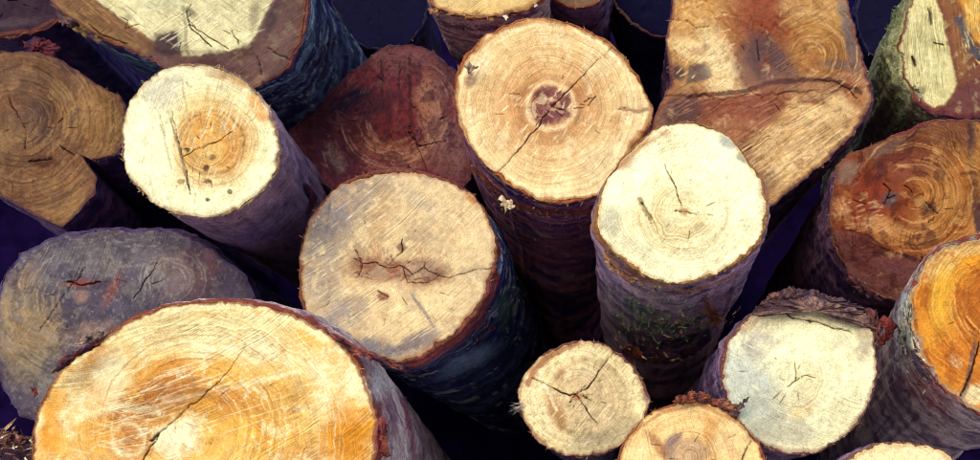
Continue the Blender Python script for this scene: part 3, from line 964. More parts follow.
SPECS['O'] = dict(
    label='smallest round cream log, bottom centre, with three cracks meeting at its pith',
    out=[(519,390),(523,376),(537,359),(557,346),(583,341),(606,346),(626,359),(641,376),(649,395),(649,409),(638,429),(622,444),(609,452),(583,457),(557,453),(540,444),(527,427),(519,407)],
    c=(584, 400), d=1.95, vp=(600, 480), t=2.0, base='#f4dfae',
    pith=[(577,397)], ring=.5, rfreq=1.2, ringwarp=.5, saw=(-50, .5, .0),
    paint=[('b',590,400,42,38,0,'#dcc094',.7,.4), ('r',588,398,38,3,'#a87f58',.35), ('b',592,402,26,24,0,'#d2b48c',.6,.5), ('b',556,412,7,18,-25,'#b07c4a',.8,.5), ('b',561,375,4,7,25,'#a06a48',.8,.5),
           ('s',[(528,384),(535,368),(552,354),(578,343)],5,'#a0603c',.85), ('s',[(522,420),(535,436),(552,450)],4,'#a87a5a',.8), ('b',646,396,4,6,0,'#6a6270',.85,.4),
           ('b',600,440,34,10,-15,'#a89c84',.7,.5), ('b',625,425,14,14,0,'#c4b08a',.6,.5), ('b',577,396,6,4,0,'#b4744a',.8,.4), ('f',590,400,56,52,-50,6,80,10,.7,'#fcecc4',.6,0),('f',600,430,44,20,-50,8,50,8,.7,'#8c7c64',.5,0),('a',577,397,10,48,-180,180,22,.6,'#9a7450',.4),('s',[(540,372),(556,410)],2.2,'#f8ecc8',.6), ('k','#a8916c',.5,.35), ('e',2.2,'#a87850',.6)],
    cracks=[([(532,378),(550,387),(571,397)],.5,.7),([(571,397),(590,386),(600,371),(613,352)],.7,.5),([(577,396),(588,412),(597,423)],.5,.3),([(571,402),(579,392)],.5,.5),([(583,396),(586,398)],.9,.9)],
    bark=dict(A='#4c4058', B='#1e1640', rim='#7c5048', inner='#84504c', iw=.012, amp=.003, taper=.0), frayc='#a8845c', fray=80)
SPECS['P'] = dict(
    label='orange tan log at the bottom edge with a grey stain and loose chips on top',
    out=[(616,460),(621,443),(634,427),(653,411),(674,403),(697,401),(718,406),(738,419),(757,440),(767,460),(766,490),(745,525),(700,540),(655,533),(622,500)],
    c=(692, 470), d=1.82, vp=(600, 520), t=2.0, base='#f0c98c',
    pith=[(690,455)], ring=.45, ringwarp=.6, saw=(75, .3, .0), ringzone=[(690,458,26,2)],
    paint=[('b',690,455,54,44,0,'#f2cf94',.6,.5), ('b',672,440,10,5,-30,'#8c7474',.8,.4), ('p',[(660,446),(672,440),(684,431),(678,446),(676,462),(664,458)],'#8a7274',.75,2), ('b',657,445,5,16,-35,'#a86c44',.75,.5),
           ('f',690,435,64,30,78,8,80,8,.7,'#c08a54',.55,0),('b',690,456,20,15,0,'#c9a888',.8,.3),('a',690,458,4,20,-180,180,9,.7,'#7c5c50',.6), ('b',710,430,8,16,0,'#d99a54',.6,.6), ('b',735,440,18,20,30,'#f3d29c',.6,.5), ('s',[(635,430),(665,412),(700,405),(735,421)],2.5,'#b5764a',.6), ('b',640,452,10,14,20,'#f7dca8',.6,.5), ('e',2,'#a8683c',.6)],
    cracks=[([(752,440),(742,460)],.4,.6)], bark=dict(A='#6a5060', B='#33244a', rim='#a05a3c', inner='#9a5038', iw=.01, taper=.0), frayc='#c08850', fray=80)
SPECS['R'] = dict(
    label='orange log cut by the right edge, its grey bark streaked with white',
    out=[(1005,232),(980,234),(957,239),(937,248),(922,263),(911,285),(908,305),(910,330),(918,352),(932,375),(950,394),(968,408),(987,417),(1020,420),(1055,400),(1075,350),(1070,290),(1045,250)],
    c=(990, 325), d=1.85, vp=(760, 560), t=3.0, base='#d78a34',
    pith=[(1010,300,1.1,.9)], ring=.8, rfreq=.55, ringwarp=.8, saw=(-60, .4, .0),
    paint=[('b',960,290,30,44,25,'#e8a52c',.7,.5), ('b',935,275,14,22,25,'#d89a30',.6,.5), ('b',985,340,40,44,0,'#c2742c',.8,.5), ('b',940,262,14,20,35,'#ead29a',.55,.6), ('b',975,245,30,8,-12,'#e8c88a',.7,.5),
           ('b',955,362,8,5,60,'#efd9a4',.8,.4),('b',976,394,14,9,-30,'#f3e2b4',.9,.35), ('s',[(975,345),(968,380),(962,400)],4,'#5c4a50',.75), ('s',[(912,300),(918,338),(930,362)],3,'#8a4030',.7), ('b',972,300,24,26,0,'#b5652c',.5,.6),
           ('a',1000,300,30,75,110,250,26,.9,'#7a3c1c',.7),('a',1000,300,34,80,110,250,16,.8,'#f0c878',.6),('n',14,'#a85824',.6,.1),('b',985,285,26,20,0,'#a85a28',.6,.5),('b',940,300,10,40,10,'#e8b040',.6,.5),('e',3.5,'#b09878',.8)],
    cracks=[([(980,342),(970,372),(962,396)],.6,1.0)],
    bark=dict(A='#988c88', B='#5c4c5a', rim='#8e8078', inner='#8a4038', iw=.01, amp=.005, fa=6, fs=9, taper=.0, ridge=.2, streak=[(9,14,'#e4e4d4',.5,.5)],
              ops=[('s',[(905,296),(898,325),(903,352)],5.5,'#ffffee',.9),('s',[(893,322),(899,346)],3.5,'#fffff0',.9),('s',[(889,360),(908,372)],2.5,'#d4d8cc',.7),('s',[(912,338),(924,352)],2.5,'#d4d8cc',.5),('b',930,395,26,12,40,'#8a4a44',.5,.6)]),
    frayc='#b8a080', fray=110)
SPECS['S'] = dict(
    label='top sliver of a cream log at the bottom edge, right of the thick-barked one',
    out=[(846,460),(862,449),(893,442),(919,444),(948,453),(958,475),(955,520),(930,548),(885,552),(850,530),(838,490)],
    c=(897, 497), d=1.7, vp=(640, 560), t=2.2, base='#f2dfb0', ring=.4, saw=(-30, .4, 0), paint=[('e',4,'#c49a6c',.7),('n',10,'#d8bc88',.5,.2)],
    bark=dict(A='#6a5870', B='#33284a', rim='#8a6450', inner='#8c5844', taper=.0), frayc='#b89060', fray=60)
SPECS['C'] = dict(
    label='squared pale log at the top left with brown slanting sides and rough blue bark',
    out=[(48,-25),(50,0),(63,14),(99,38),(135,53),(160,66),(190,84),(228,94),(262,86),(290,65),(305,30),(310,0),(300,-40),(240,-70),(150,-75),(80,-60)],
    c=(190, 10), d=2.28, vp=(520, 330), t=2.0, base='#7a5a54',
    facets=[(154,45,88,-8,.55),(262,50,150,50,.5),(276,0,246,54,.6)],
    pith=[(184,16)], angular=.85, ring=.25, ringwarp=1.2, saw=(-35, .6, .0),
    paint=[('p',[(50,-20),(46,0),(62,14),(99,38),(140,60),(160,45),(92,-6)],'#8a6448',.95,3), ('p',[(92,-4),(154,41),(160,36),(178,30),(183,57),(215,54),(248,46),(258,30),(276,-8),(260,-60),(110,-60)],'#dfd3a6',1,1.6),
           ('b',170,44,18,12,0,'#3f3038',.85,.4), ('b',210,72,30,14,0,'#5c3c40',.8,.5), ('b',245,52,16,7,-20,'#5c4038',.85,.4), ('b',280,40,18,36,28,'#84605c',.7,.5), ('b',272,18,5,16,20,'#4a3c44',.6,.6), ('b',262,80,10,5,-30,'#b89078',.6,.5),
           ('s',[(56,5),(92,26),(140,48)],3,'#b08a58',.5), ('s',[(60,14),(95,34),(135,54)],3,'#9a4c3c',.6), ('s',[(182,6),(186,30),(188,56)],2.4,'#8e8464',.7), ('f',200,20,64,36,35,6,60,14,.7,'#8e8260',.55,0),('f',200,15,64,36,-30,8,60,12,.8,'#f2ebc8',.6,0),('f',95,26,50,26,38,6,60,12,.8,'#b89058',.7,0),('f',95,26,50,26,38,6,30,12,.8,'#5c3c38',.7,0),('b',160,2,20,9,-10,'#cfc8a4',.6,.5), ('b',128,16,5,4,0,'#8a7c60',.6,.5),
           ('b',255,14,6,12,15,'#8c8068',.7,.5), ('b',190,12,7,4,30,'#5c5040',.7,.5), ('n',12,'#a89c7c',.3,.4), ('s',[(288,66),(300,40),(306,10),(306,-20)],3,'#b06848',.7), ('e',2,'#8a5444',.5)],
    cracks=[([(186,10),(192,30),(212,46)],.4,.6),([(190,24),(210,38),(228,48)],.4,.5),([(232,30),(240,44)],.4,.5),([(268,48),(292,62)],.5,.5),([(120,16),(128,20),(126,28),(140,24)],.35,.3),([(258,56),(262,76)],.35,.4),([(88,24),(104,36),(128,44)],.5,.4)],
    bark=dict(A='#3c5064', B='#14143c', rim='#8c5248', inner='#6a3f4c', iw=.008, amp=.006, fa=4, fs=20, taper=.03, ridge=.4, streak=[(6,70,'#0c0c30',.15,.7),(5,170,'#7c949c',.38,.5)],
              ops=[('b',110,62,40,10,32,'#4a4038',.6,.5)]),
    frayc='#a87c5c', fray=90)
SPECS['H'] = dict(
    label='huge brown log, top right, with a creased split between two uneven lobes',
    out=[(676,-40),(671,8),(666,38),(668,60),(670,84),(657,108),(650,130),(655,175),(690,215),(742,226),(776,204),(806,178),(833,156),(864,121),(873,99),(869,78),(859,42),(848,0),(835,-40),(760,-60)],
    c=(765, 95), d=2.42, vp=(640, 400), t=1.6, base='#a87858',
    facets=[(860,92,665,102,.16)], steps=[(868,90,690,94,.005)], dim=1.05,
    pith=[(752,62,1.2,.9),(700,40),(815,60)], angular=.85, ring=.6, rfreq=.7, ringwarp=2.6, saw=(-32, .75, .0),
    paint=[('b',705,40,42,50,0,'#bc9058',.9,.5), ('b',700,12,26,16,-20,'#cf9c5c',.7,.5), ('b',696,52,30,10,25,'#ecd09c',.9,.45), ('b',712,66,10,12,0,'#e8ca94',.8,.4), ('b',726,86,20,9,10,'#e4c898',.9,.45), ('b',730,30,12,40,5,'#a87048',.7,.5),
           ('b',762,12,26,30,0,'#843c28',.85,.5), ('p',[(690,66),(704,62),(716,74),(700,82),(686,84)],'#5c5058',.8,2),('b',715,50,14,24,-30,'#f0d8a8',.8,.5),('b',728,72,12,10,0,'#efd4a0',.85,.5),('b',750,40,16,30,10,'#8e5038',.7,.5), ('b',768,62,34,26,10,'#64484a',.85,.5), ('b',760,52,20,18,0,'#54424a',.6,.5), ('b',790,40,12,20,-30,'#7a4030',.7,.5), ('b',822,30,34,34,-20,'#b48448',.9,.5), ('b',830,56,34,20,-10,'#a87440',.85,.5), ('b',815,8,30,14,0,'#c89c68',.7,.5),
           ('b',725,106,60,16,-6,'#84483c',.85,.5), ('b',680,116,24,16,-20,'#5c4448',.85,.5), ('p',[(800,92),(868,100),(850,138),(790,188),(768,204),(758,170),(752,140)],'#d4ac78',.92,5), ('b',835,108,34,12,-12,'#ecc894',.8,.5), ('b',785,168,40,12,-40,'#dcb684',.7,.5),
           ('b',740,126,34,14,-20,'#a4684c',.7,.5), ('b',762,112,20,10,-10,'#7c4438',.7,.5), ('b',690,165,34,34,0,'#684a4c',.8,.5), ('b',762,186,12,20,20,'#80503f',.7,.5), ('b',815,100,16,7,10,'#84462f',.85,.5), ('b',856,98,14,9,40,'#a0603c',.8,.5),
           ('b',850,36,7,38,-12,'#4c5468',.7,.5), ('b',838,64,16,6,10,'#5a5460',.6,.5), ('b',676,72,10,8,0,'#3c2c3c',.9,.4), ('s',[(690,97),(720,93),(745,90),(765,84),(800,79),(830,80),(860,92)],3.5,'#4c2c30',.8), ('s',[(700,99),(760,92)],2,'#c89c74',.5),
           ('a',812,56,8,54,-120,60,30,.8,'#6c3c24',.7),('a',812,56,8,54,-120,60,20,.7,'#ecc488',.6),('a',702,30,6,40,-60,120,18,.8,'#8a5430',.6),('f',800,150,56,34,-38,4,110,18,.8,'#f4d8a8',.7,0),('f',790,150,56,34,-38,4,70,16,.8,'#7c5040',.6,0),('f',720,115,60,24,-28,8,70,14,.8,'#b88468',.6,0),('f',700,40,34,40,-30,20,50,9,.8,'#f0d4a0',.6,.01),
           ('n',16,'#8a4430',.4,.35), ('n',14,'#e8c894',.3,.4), ('e',2.4,'#7a4a3c',.7), ('k','#4c2c28',.25,.45)],
    cracks=[([(815,79),(832,81),(848,88),(858,97)],.3,.6),([(668,18),(688,20),(696,28),(710,26)],.5,.4),([(735,160),(760,140),(770,136)],.3,.3),([(756,40),(760,60)],.4,.4)],
    bark=dict(A='#5a4450', B='#231a3c', rim='#6a4450', inner='#6a3a44', iw=.006, amp=.005, taper=.0), frayc='#b08860', fray=90)
SPECS['J'] = dict(
    label='orange brown log at the right with swirling rings and a dark slanting lower side',
    out=[(836,166),(846,155),(880,141),(930,120),(966,118),(1000,125),(1030,150),(1040,200),(1025,250),(980,290),(940,305),(901,303),(869,292),(846,270),(833,246),(829,215),(832,185)],
    c=(925, 210), d=2.22, vp=(690, 420), t=2.0, base='#8c4428',
    facets=[(940,268,834,228,.5)],
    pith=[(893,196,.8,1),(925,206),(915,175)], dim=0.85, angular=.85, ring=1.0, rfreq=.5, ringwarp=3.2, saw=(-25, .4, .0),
    paint=[('b',930,150,60,26,-10,'#8c6a50',.7,.5), ('b',950,190,30,44,10,'#bc7c3c',.8,.5),('b',915,160,40,20,-20,'#74382c',.7,.5), ('b',960,230,40,34,0,'#c48a4c',.7,.5), ('b',850,175,13,14,0,'#8c7468',.8,.5), ('b',855,212,22,12,10,'#c9966c',.8,.5), ('b',870,205,20,34,10,'#94482c',.75,.5),
           ('b',895,235,40,14,15,'#c48850',.75,.5), ('b',900,165,26,14,-15,'#8e4c34',.7,.5), ('s',[(880,165),(876,196),(868,228)],4.5,'#4c2c34',.8), ('p',[(834,230),(866,234),(880,248),(926,262),(960,285),(930,310),(880,302),(840,270)],'#7c4a4c',.95,2),
           ('b',890,200,9,7,-40,'#54505c',.8,.4), ('b',930,208,8,5,30,'#5c4444',.8,.4), ('b',888,146,24,7,-25,'#6c5450',.7,.5), ('s',[(971,120),(973,170),(980,230)],6,'#3f2c40',.85), ('b',903,166,8,1.6,10,'#e0b078',.45,.5),
           ('b',985,160,14,40,0,'#c9904c',.7,.5), ('s',[(842,228),(868,234),(884,249),(924,262)],2.2,'#3c2430',.8), ('a',915,195,10,60,-100,90,34,.9,'#e8b070',.7),('a',915,195,10,60,-100,90,26,.9,'#5c2818',.75),('a',925,240,4,26,60,300,12,.8,'#4c2018',.7),('b',870,200,16,30,10,'#84301c',.7,.5),('b',880,225,18,8,20,'#d89c64',.7,.5),('f',860,215,24,16,-10,12,40,8,.9,'#e4b488',.7,0),('f',880,280,44,18,78,6,50,8,.8,'#8a5454',.5,0),('n',18,'#d8a868',.35,.35), ('n',16,'#4c1c1c',.6,.25), ('e',2.2,'#7c5444',.7)],
    cracks=[([(884,184),(891,190),(887,199),(895,196)],.8,.5),([(925,203),(932,208),(938,214)],.9,.6),([(888,196),(884,206)],.7,.4),([(848,198),(866,204)],.4,.3),([(905,186),(912,192)],.6,.4),([(934,218),(928,224)],.6,.4)],
    bark=dict(A='#5a4250', B='#2a1c3c', rim='#7a4a44', inner='#7a3434', iw=.012, amp=.006, taper=.0), frayc='#a87c5c', fray=110)
SPECS['I'] = dict(
    label='upper right log with a pale split face and green moss on its left side',
    out=[(914,-14),(903,15),(896,46),(900,75),(914,101),(934,115),(960,119),(990,120),(1030,100),(1045,50),(1030,0),(990,-30),(945,-38)],
    c=(955, 45), d=2.38, vp=(770, 300), t=3.0, base='#7a4a38',
    facets=[(938,-20,962,90,.35)],
    pith=[(1000,20)], angular=.85, ring=.4, ringwarp=1.6, saw=(84, .8, .0),
    paint=[('p',[(912,-10),(906,10),(899,46),(903,74),(915,97),(933,108),(945,104),(957,86),(951,58),(945,32),(937,2),(934,-20)],'#d9cc96',1,1.6),('p',[(938,-10),(950,30),(960,80),(968,70),(966,30),(956,-10)],'#8a5a3c',.9,2),
           ('s',[(958,20),(972,48),(985,60)],6,'#4a4c58',.85), ('p',[(954,-10),(964,12),(974,40),(990,50),(1010,20),(990,-20)],'#d8963c',.9,3), ('b',975,10,10,20,20,'#f0c870',.6,.5), ('p',[(945,108),(958,88),(985,74),(1010,80),(1000,122),(960,122)],'#6c3f40',.95,3),
           ('f',925,55,22,50,86,4,80,14,.7,'#8c7c50',.6,0),('f',925,55,22,50,86,4,60,14,.7,'#f4ecc0',.6,0),('f',980,30,20,40,70,12,40,10,.9,'#fbe09c',.7,0),('b',918,92,9,5,-30,'#4c4440',.7,.4),('b',914,62,2.4,5,-20,'#5a4838',.8,.4),('b',930,16,2,8,0,'#6a5440',.7,.5),('b',907,20,2,5,0,'#7a6448',.7,.5), ('s',[(903,76),(916,99),(936,112),(956,114)],4,'#7a3838',.85), ('n',8,'#b9a878',.4,.35), ('e',2.5,'#6a3034',.85)],
    cracks=[([(928,8),(931,24)],.7,.5),([(913,89),(919,92)],.6,.4),([(913,58),(915,66)],.9,.5),([(934,42),(944,46)],.5,.3)],
    bark=dict(A='#6a6a50', B='#3c4440', rim='#6a3438', inner='#5c3038', iw=.008, amp=.008, taper=.0, swell=.02, fa=12, fs=12,
              ops=[('b',897,60,18,80,8,'#6f7450',.7,.6)]), frayc='#a08850', fray=60)
SPECS['E'] = dict(
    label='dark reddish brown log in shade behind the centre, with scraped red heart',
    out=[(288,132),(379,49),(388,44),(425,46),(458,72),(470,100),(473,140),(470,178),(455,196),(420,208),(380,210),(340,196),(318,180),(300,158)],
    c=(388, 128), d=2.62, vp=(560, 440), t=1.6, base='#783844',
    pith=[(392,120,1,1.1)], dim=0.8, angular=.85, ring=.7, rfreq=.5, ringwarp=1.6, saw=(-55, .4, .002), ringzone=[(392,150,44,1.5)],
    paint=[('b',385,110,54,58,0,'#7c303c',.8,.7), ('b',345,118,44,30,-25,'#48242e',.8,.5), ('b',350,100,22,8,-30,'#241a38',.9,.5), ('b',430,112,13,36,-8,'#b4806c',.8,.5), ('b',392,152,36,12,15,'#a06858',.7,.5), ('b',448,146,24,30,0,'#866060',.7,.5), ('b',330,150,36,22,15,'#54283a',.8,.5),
           ('b',400,58,44,12,5,'#805458',.8,.5), ('s',[(382,60),(382,108)],1.6,'#3c2028',.8),('s',[(400,60),(400,108)],1.4,'#3c2028',.7),('s',[(409,58),(411,124)],2.6,'#3c2028',.85),('s',[(382,106),(402,107)],1.2,'#3c2028',.8), ('b',336,158,7,14,-30,'#b49088',.7,.5), ('b',442,84,14,18,0,'#705058',.7,.5),('b',396,124,22,16,0,'#7c3438',.4,.7),
           ('a',392,118,22,54,20,150,26,.9,'#c89880',.7),('a',400,115,24,60,-40,40,16,.9,'#b88878',.6),('f',380,80,50,26,-60,20,40,9,.8,'#a07070',.5,0),('f',334,156,14,14,60,12,20,9,.8,'#c0a098',.6,0),('f',350,104,30,14,-30,14,40,7,1.2,'#1c1430',.8,0),('f',340,140,50,34,20,30,60,9,.8,'#8a5058',.5,0),
           ('n',16,'#4c2438',.6,.15), ('n',12,'#9c6860',.3,.4), ('e',2,'#5c3c4c',.6), ('k','#3c1c28',.5,.35)],
    cracks=[([(409,132),(418,145),(445,141)],.6,.4),([(408,126),(416,142),(430,175)],.3,.5),([(376,76),(384,82)],.4,.4),([(440,118),(446,116)],.9,.6)],
    bark=dict(A='#54405a', B='#2a1e40', rim='#5a4052', inner='#6a3c48', taper=.0), frayc='#8a6460', fray=80)
SPECS['B'] = dict(
    label='dull brown log at the left edge with a notch bitten into its right side',
    out=[(-40,58),(0,52),(30,50),(58,58),(85,75),(105,88),(120,95),(126,106),(125,140),(119,155),(107,167),(93,160),(84,156),(88,164),(98,178),(94,196),(78,213),(62,228),(40,218),(0,195),(-40,172),(-62,120)],
    c=(42, 135), d=2.38, vp=(330, 400), t=1.5, base='#8c6248',
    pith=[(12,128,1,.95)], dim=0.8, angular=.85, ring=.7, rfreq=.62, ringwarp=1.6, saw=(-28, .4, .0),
    paint=[('b',95,120,28,34,0,'#a87e50',.75,.5), ('b',30,80,50,26,0,'#80604c',.75,.5), ('b',30,125,26,22,0,'#6a5650',.65,.5), ('b',66,200,24,24,0,'#b08054',.75,.5), ('b',10,150,24,30,0,'#a07c58',.6,.5), ('b',68,66,14,7,25,'#54343c',.8,.4), ('b',40,106,14,9,0,'#5c4a48',.6,.5), ('b',60,95,12,12,0,'#a8865c',.6,.5),
           ('a',22,120,14,110,-80,100,60,.8,'#402820',.7),('a',22,120,14,110,-80,100,40,.8,'#c09c6c',.5),('f',95,115,34,40,-60,8,60,10,.7,'#c49c68',.5,0),('b',40,160,16,6,0,'#5c3c34',.7,.5), ('s',[(77,110),(71,124)],3.4,'#5c4848',.7), ('s',[(84,160),(98,168),(118,160)],3,'#94543c',.7), ('b',98,182,9,14,20,'#7a4038',.7,.5), ('n',20,'#6c4a3c',.5,.15), ('n',14,'#b88c64',.3,.35), ('e',1.8,'#6c4c4c',.6), ('k','#4c3834',.3,.45)],
    cracks=[([(8,98),(16,112),(20,118)],.7,.4),([(30,162),(42,160),(52,158)],.8,.6),([(75,156),(66,150),(60,146)],.5,.4),([(24,124),(26,148)],.4,.4),([(58,122),(62,118)],.5,.4)],
    bark=dict(A='#54405c', B='#2c2044', rim='#5c3c4c', inner='#74404c', iw=.01, amp=.004, taper=.0), frayc='#8a6a4c', fray=80)
SPECS['M'] = dict(
    label='weathered grey purple log at the left, tucked behind the largest yellow one',
    out=[(-4,315),(0,284),(22,252),(53,238),(98,229),(175,232),(213,250),(247,276),(256,300),(255,340),(215,395),(130,430),(60,430),(20,416),(2,388),(-6,350)],
    c=(118, 325), d=2.22, vp=(420, 400), t=1.5, base='#5c5264',
    pith=[(80,282,1.4,.8),(172,275)], dim=.98, angular=.85, ring=.6, rfreq=.5, ringwarp=2.6, saw=(-62, .7, .001),
    paint=[('b',28,330,32,50,0,'#ac9068',.85,.5), ('b',90,258,56,18,-5,'#7c747c',.7,.5),('b',60,300,34,24,0,'#4c4454',.7,.5),('b',200,275,30,30,0,'#64485a',.6,.5), ('b',80,283,18,4,-5,'#8c4c48',.8,.5), ('b',112,290,5,18,20,'#844c48',.7,.5), ('b',80,295,8,6,0,'#a88478',.6,.5), ('b',170,275,24,24,0,'#8c7c80',.65,.5), ('b',200,260,14,34,-10,'#74505a',.6,.5),
           ('b',140,300,20,24,0,'#545060',.7,.5), ('b',45,370,40,20,20,'#6a6460',.7,.5), ('b',95,332,22,10,-15,'#a88c80',.6,.5), ('b',150,245,50,8,0,'#545060',.6,.5), ('b',230,285,12,14,0,'#50405c',.6,.5), ('a',78,300,20,90,100,230,40,.9,'#b49c7c',.6),('a',172,280,8,34,-170,10,16,.9,'#a89c98',.6),('f',120,250,90,26,-5,12,80,14,.8,'#8c8890',.5,.002),('f',120,270,90,40,-60,10,60,10,.8,'#403c50',.5,0),('n',22,'#8c8480',.35,.25), ('n',16,'#443c50',.5,.2), ('s',[(150,290),(146,270),(164,258),(186,268)],1.6,'#a89c98',.5), ('e',2,'#54486a',.6), ('k','#a09890',.3,.45)],
    cracks=[([(66,282),(80,285),(100,282)],.8,.8),([(134,298),(146,280),(158,262)],.5,.4),([(40,330),(60,300),(85,268)],.3,.3)],
    bark=dict(A='#44385a', B='#241c40', rim='#54487a', inner='#54405c', taper=.0), frayc='#8c6a64', fray=70)
SPECS['F'] = dict(
    label='tan log cut by the top edge, only the bottom of its face showing',
    out=[(418,-40),(422,-12),(432,5),(450,13),(480,17),(512,13),(534,6),(546,-12),(548,-45),(530,-85),(485,-100),(440,-85)],
    c=(484, -40), d=2.3, vp=(560, 300), t=2.4, base='#e0bb7c', ring=.3, saw=(-40, .7, .0), paint=[('b',455,0,22,8,0,'#d2b280',.7,.5),('e',3,'#a87448',.7),('b',500,-2,26,9,0,'#ecc98c',.6,.5)],
    bark=dict(A='#a88880', B='#5c4458', rim='#b07a4c', inner='#9c6450', iw=.02, amp=.004, fa=6, fs=12, taper=.0), frayc='#d8b078', fray=90)
SPECS['A'] = dict(
    label='plum coloured log in the top left corner with a thin rusty lower rim',
    out=[(-60,5),(-40,32),(0,38),(30,34),(52,26),(62,18),(61,5),(52,-15),(20,-40),(-30,-45),(-60,-25)],
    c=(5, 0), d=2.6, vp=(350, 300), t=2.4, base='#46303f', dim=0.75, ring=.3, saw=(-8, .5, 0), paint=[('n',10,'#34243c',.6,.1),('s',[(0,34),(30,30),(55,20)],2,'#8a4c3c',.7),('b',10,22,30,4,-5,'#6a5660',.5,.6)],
    bark=dict(A='#3c2c48', B='#1c1438', rim='#8a4c3c', inner='#6a3038', taper=.0), frayc='#7a4c44', fray=40)
SPECS['T'] = dict(
    label='purple grey barked log at the top edge above the large tan one',
    out=[(530,-60),(540,-20),(556,0),(580,8),(602,0),(612,-30),(605,-80),(570,-110),(540,-100)],
    c=(572, -50), d=2.5, vp=(600, 240), t=2, q=1.6, base='#8a6a54', bark=dict(A='#6a5468', B='#382a48', rim='#a05a44', inner='#9a4c3c', iw=.02, taper=.0), fray=20)
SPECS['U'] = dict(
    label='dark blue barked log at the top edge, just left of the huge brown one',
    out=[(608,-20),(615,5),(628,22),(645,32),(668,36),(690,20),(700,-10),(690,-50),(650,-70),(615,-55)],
    c=(652, -15), d=2.9, vp=(640, 200), t=2, q=1.8, dim=.4, base='#120e4c', bark=dict(A='#242a4c', B='#0e0c34', rim='#6a4440', inner='#5c3c48', iw=.015, amp=.012, taper=.0, ridge=.5), fray=20)  # cut face darkened to navy to stand for shade in the gap
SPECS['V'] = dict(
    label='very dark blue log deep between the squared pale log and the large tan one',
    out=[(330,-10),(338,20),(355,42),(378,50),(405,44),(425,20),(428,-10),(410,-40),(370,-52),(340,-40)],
    c=(378, 0), d=3.1, vp=(480, 250), t=2, q=1.8, dim=.4, base='#120e4c', bark=dict(A='#181a3c', B='#0a082c', rim='#2c2848', inner='#2a2440', amp=.008, taper=.0, ridge=.5), paint=[('n',8,'#1a1c3c',.6,.1)], fray=20)  # deep shade is put into the face and bark colours
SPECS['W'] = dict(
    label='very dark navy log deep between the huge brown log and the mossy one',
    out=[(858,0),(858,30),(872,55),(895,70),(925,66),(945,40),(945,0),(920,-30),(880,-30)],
    c=(900, 18), d=3.2, vp=(760, 260), t=2, q=1.8, dim=.4, base='#120e4c', bark=dict(A='#181a3c', B='#0a082c', rim='#2c2848', inner='#2a2440', amp=.008, taper=.0), paint=[('n',8,'#181a3a',.6,.1)], fray=20)  # navy face and bark colours stand for the shade back here
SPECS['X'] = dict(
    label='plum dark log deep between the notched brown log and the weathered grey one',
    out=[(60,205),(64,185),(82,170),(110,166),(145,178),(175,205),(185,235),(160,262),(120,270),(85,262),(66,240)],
    c=(120, 218), d=2.95, vp=(360, 330), t=2, q=1.8, dim=.4, base='#120e4c', bark=dict(A='#2c1a3c', B='#100a30', rim='#5c3038', inner='#4a2838', amp=.006, taper=.0), paint=[('n',8,'#4a2438',.6,.15)], fray=20)  # face and bark coloured dark as painted shade in the gap

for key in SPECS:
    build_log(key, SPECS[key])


# ------------------------------------------------------------------ torn bark, chips and moss that belong to single logs
def flake(key, name, pts, dd, thick, ca, cb, seed, curl=.5, rough=.5):
    G = LOGS[key]
    if dd is None:                      # lies on the bark: follow its slope
        c_ = np.mean(pts, axis=0)
        A_, t_ = [], []
        for (x_, y_) in [tuple(c_)] + [tuple(c_ * .3 + np.array(p_) * .7) for p_ in pts]:
            h_ = on_bark(key, x_, y_)
            if h_ is not None:
                A_.append((1, x_ - c_[0], y_ - c_[1]))
                t_.append(h_[2])
        if len(t_) < 4:
            return None
        k_ = np.linalg.lstsq(np.array(A_), np.array(t_), rcond=None)[0]
        fn = lambda X_, Y_: k_[0] - .016 + k_[1] * (X_ - c_[0]) + k_[2] * (Y_ - c_[1])
        return slab(name, pts, fn, thick, MB, G['root'], wood(ca), wood(cb), seed, curl=curl, rough=rough)
    return slab(name, pts, G['d'] + dd, thick, MB, G['root'], wood(ca), wood(cb), seed, curl=curl, rough=rough)


RED = ['#8a4438', '#a85c40', '#6a3038', '#c08060', '#4c2838']
TAN = ['#c8a078', '#a07858', '#7c5448', '#5c4048', '#e0c098']
chips('L', [(450, 352, 62, 8, -34, 1), (490, 300, 34, 7, -75, .6)], 260, RED)
chips('N', [(385, 430, 8, 40, 0, .5), (345, 350, 26, 4, 40, .5), (408, 420, 6, 40, 0, .4)], 160, RED, .8)
chips('G', [(545, 212, 62, 7, 6, 1), (490, 185, 34, 6, 48, .5), (560, 240, 44, 20, 0, .5), (550, 285, 36, 14, 0, .3)], 240, RED + TAN)
chips('K', [(670, 290, 66, 5, 6, .6), (612, 256, 22, 5, 55, .4), (690, 335, 50, 20, -10, .5)], 220, TAN + RED)
chips('K', [(700, 325, 46, 14, -16, .6), (640, 350, 40, 6, 10, .4)], 60, TAN + RED, 2.2, 'bark_shred')
chips('R', [(925, 380, 30, 10, 50, 1), (898, 340, 8, 50, 0, .4)], 120, ['#d8dccc', '#8a4440', '#5c4450'])
chips('D', [(290, 170, 30, 10, 55, .5), (220, 222, 50, 4, -8, .5)], 70, ['#8a7884', '#a08c84', '#4c3c54'], .7)
chips('C', [(330, 50, 26, 40, 30, 1), (100, 58, 50, 8, 34, .6)], 160, ['#8a9ca4', '#3c4858', '#8a5c4c', '#54646c'])
chips('F', [(440, 30, 22, 12, 50, 1), (490, 26, 40, 4, 0, .6)], 100, TAN)
chips('J', [(870, 296, 40, 5, 35, 1)], 100, RED)

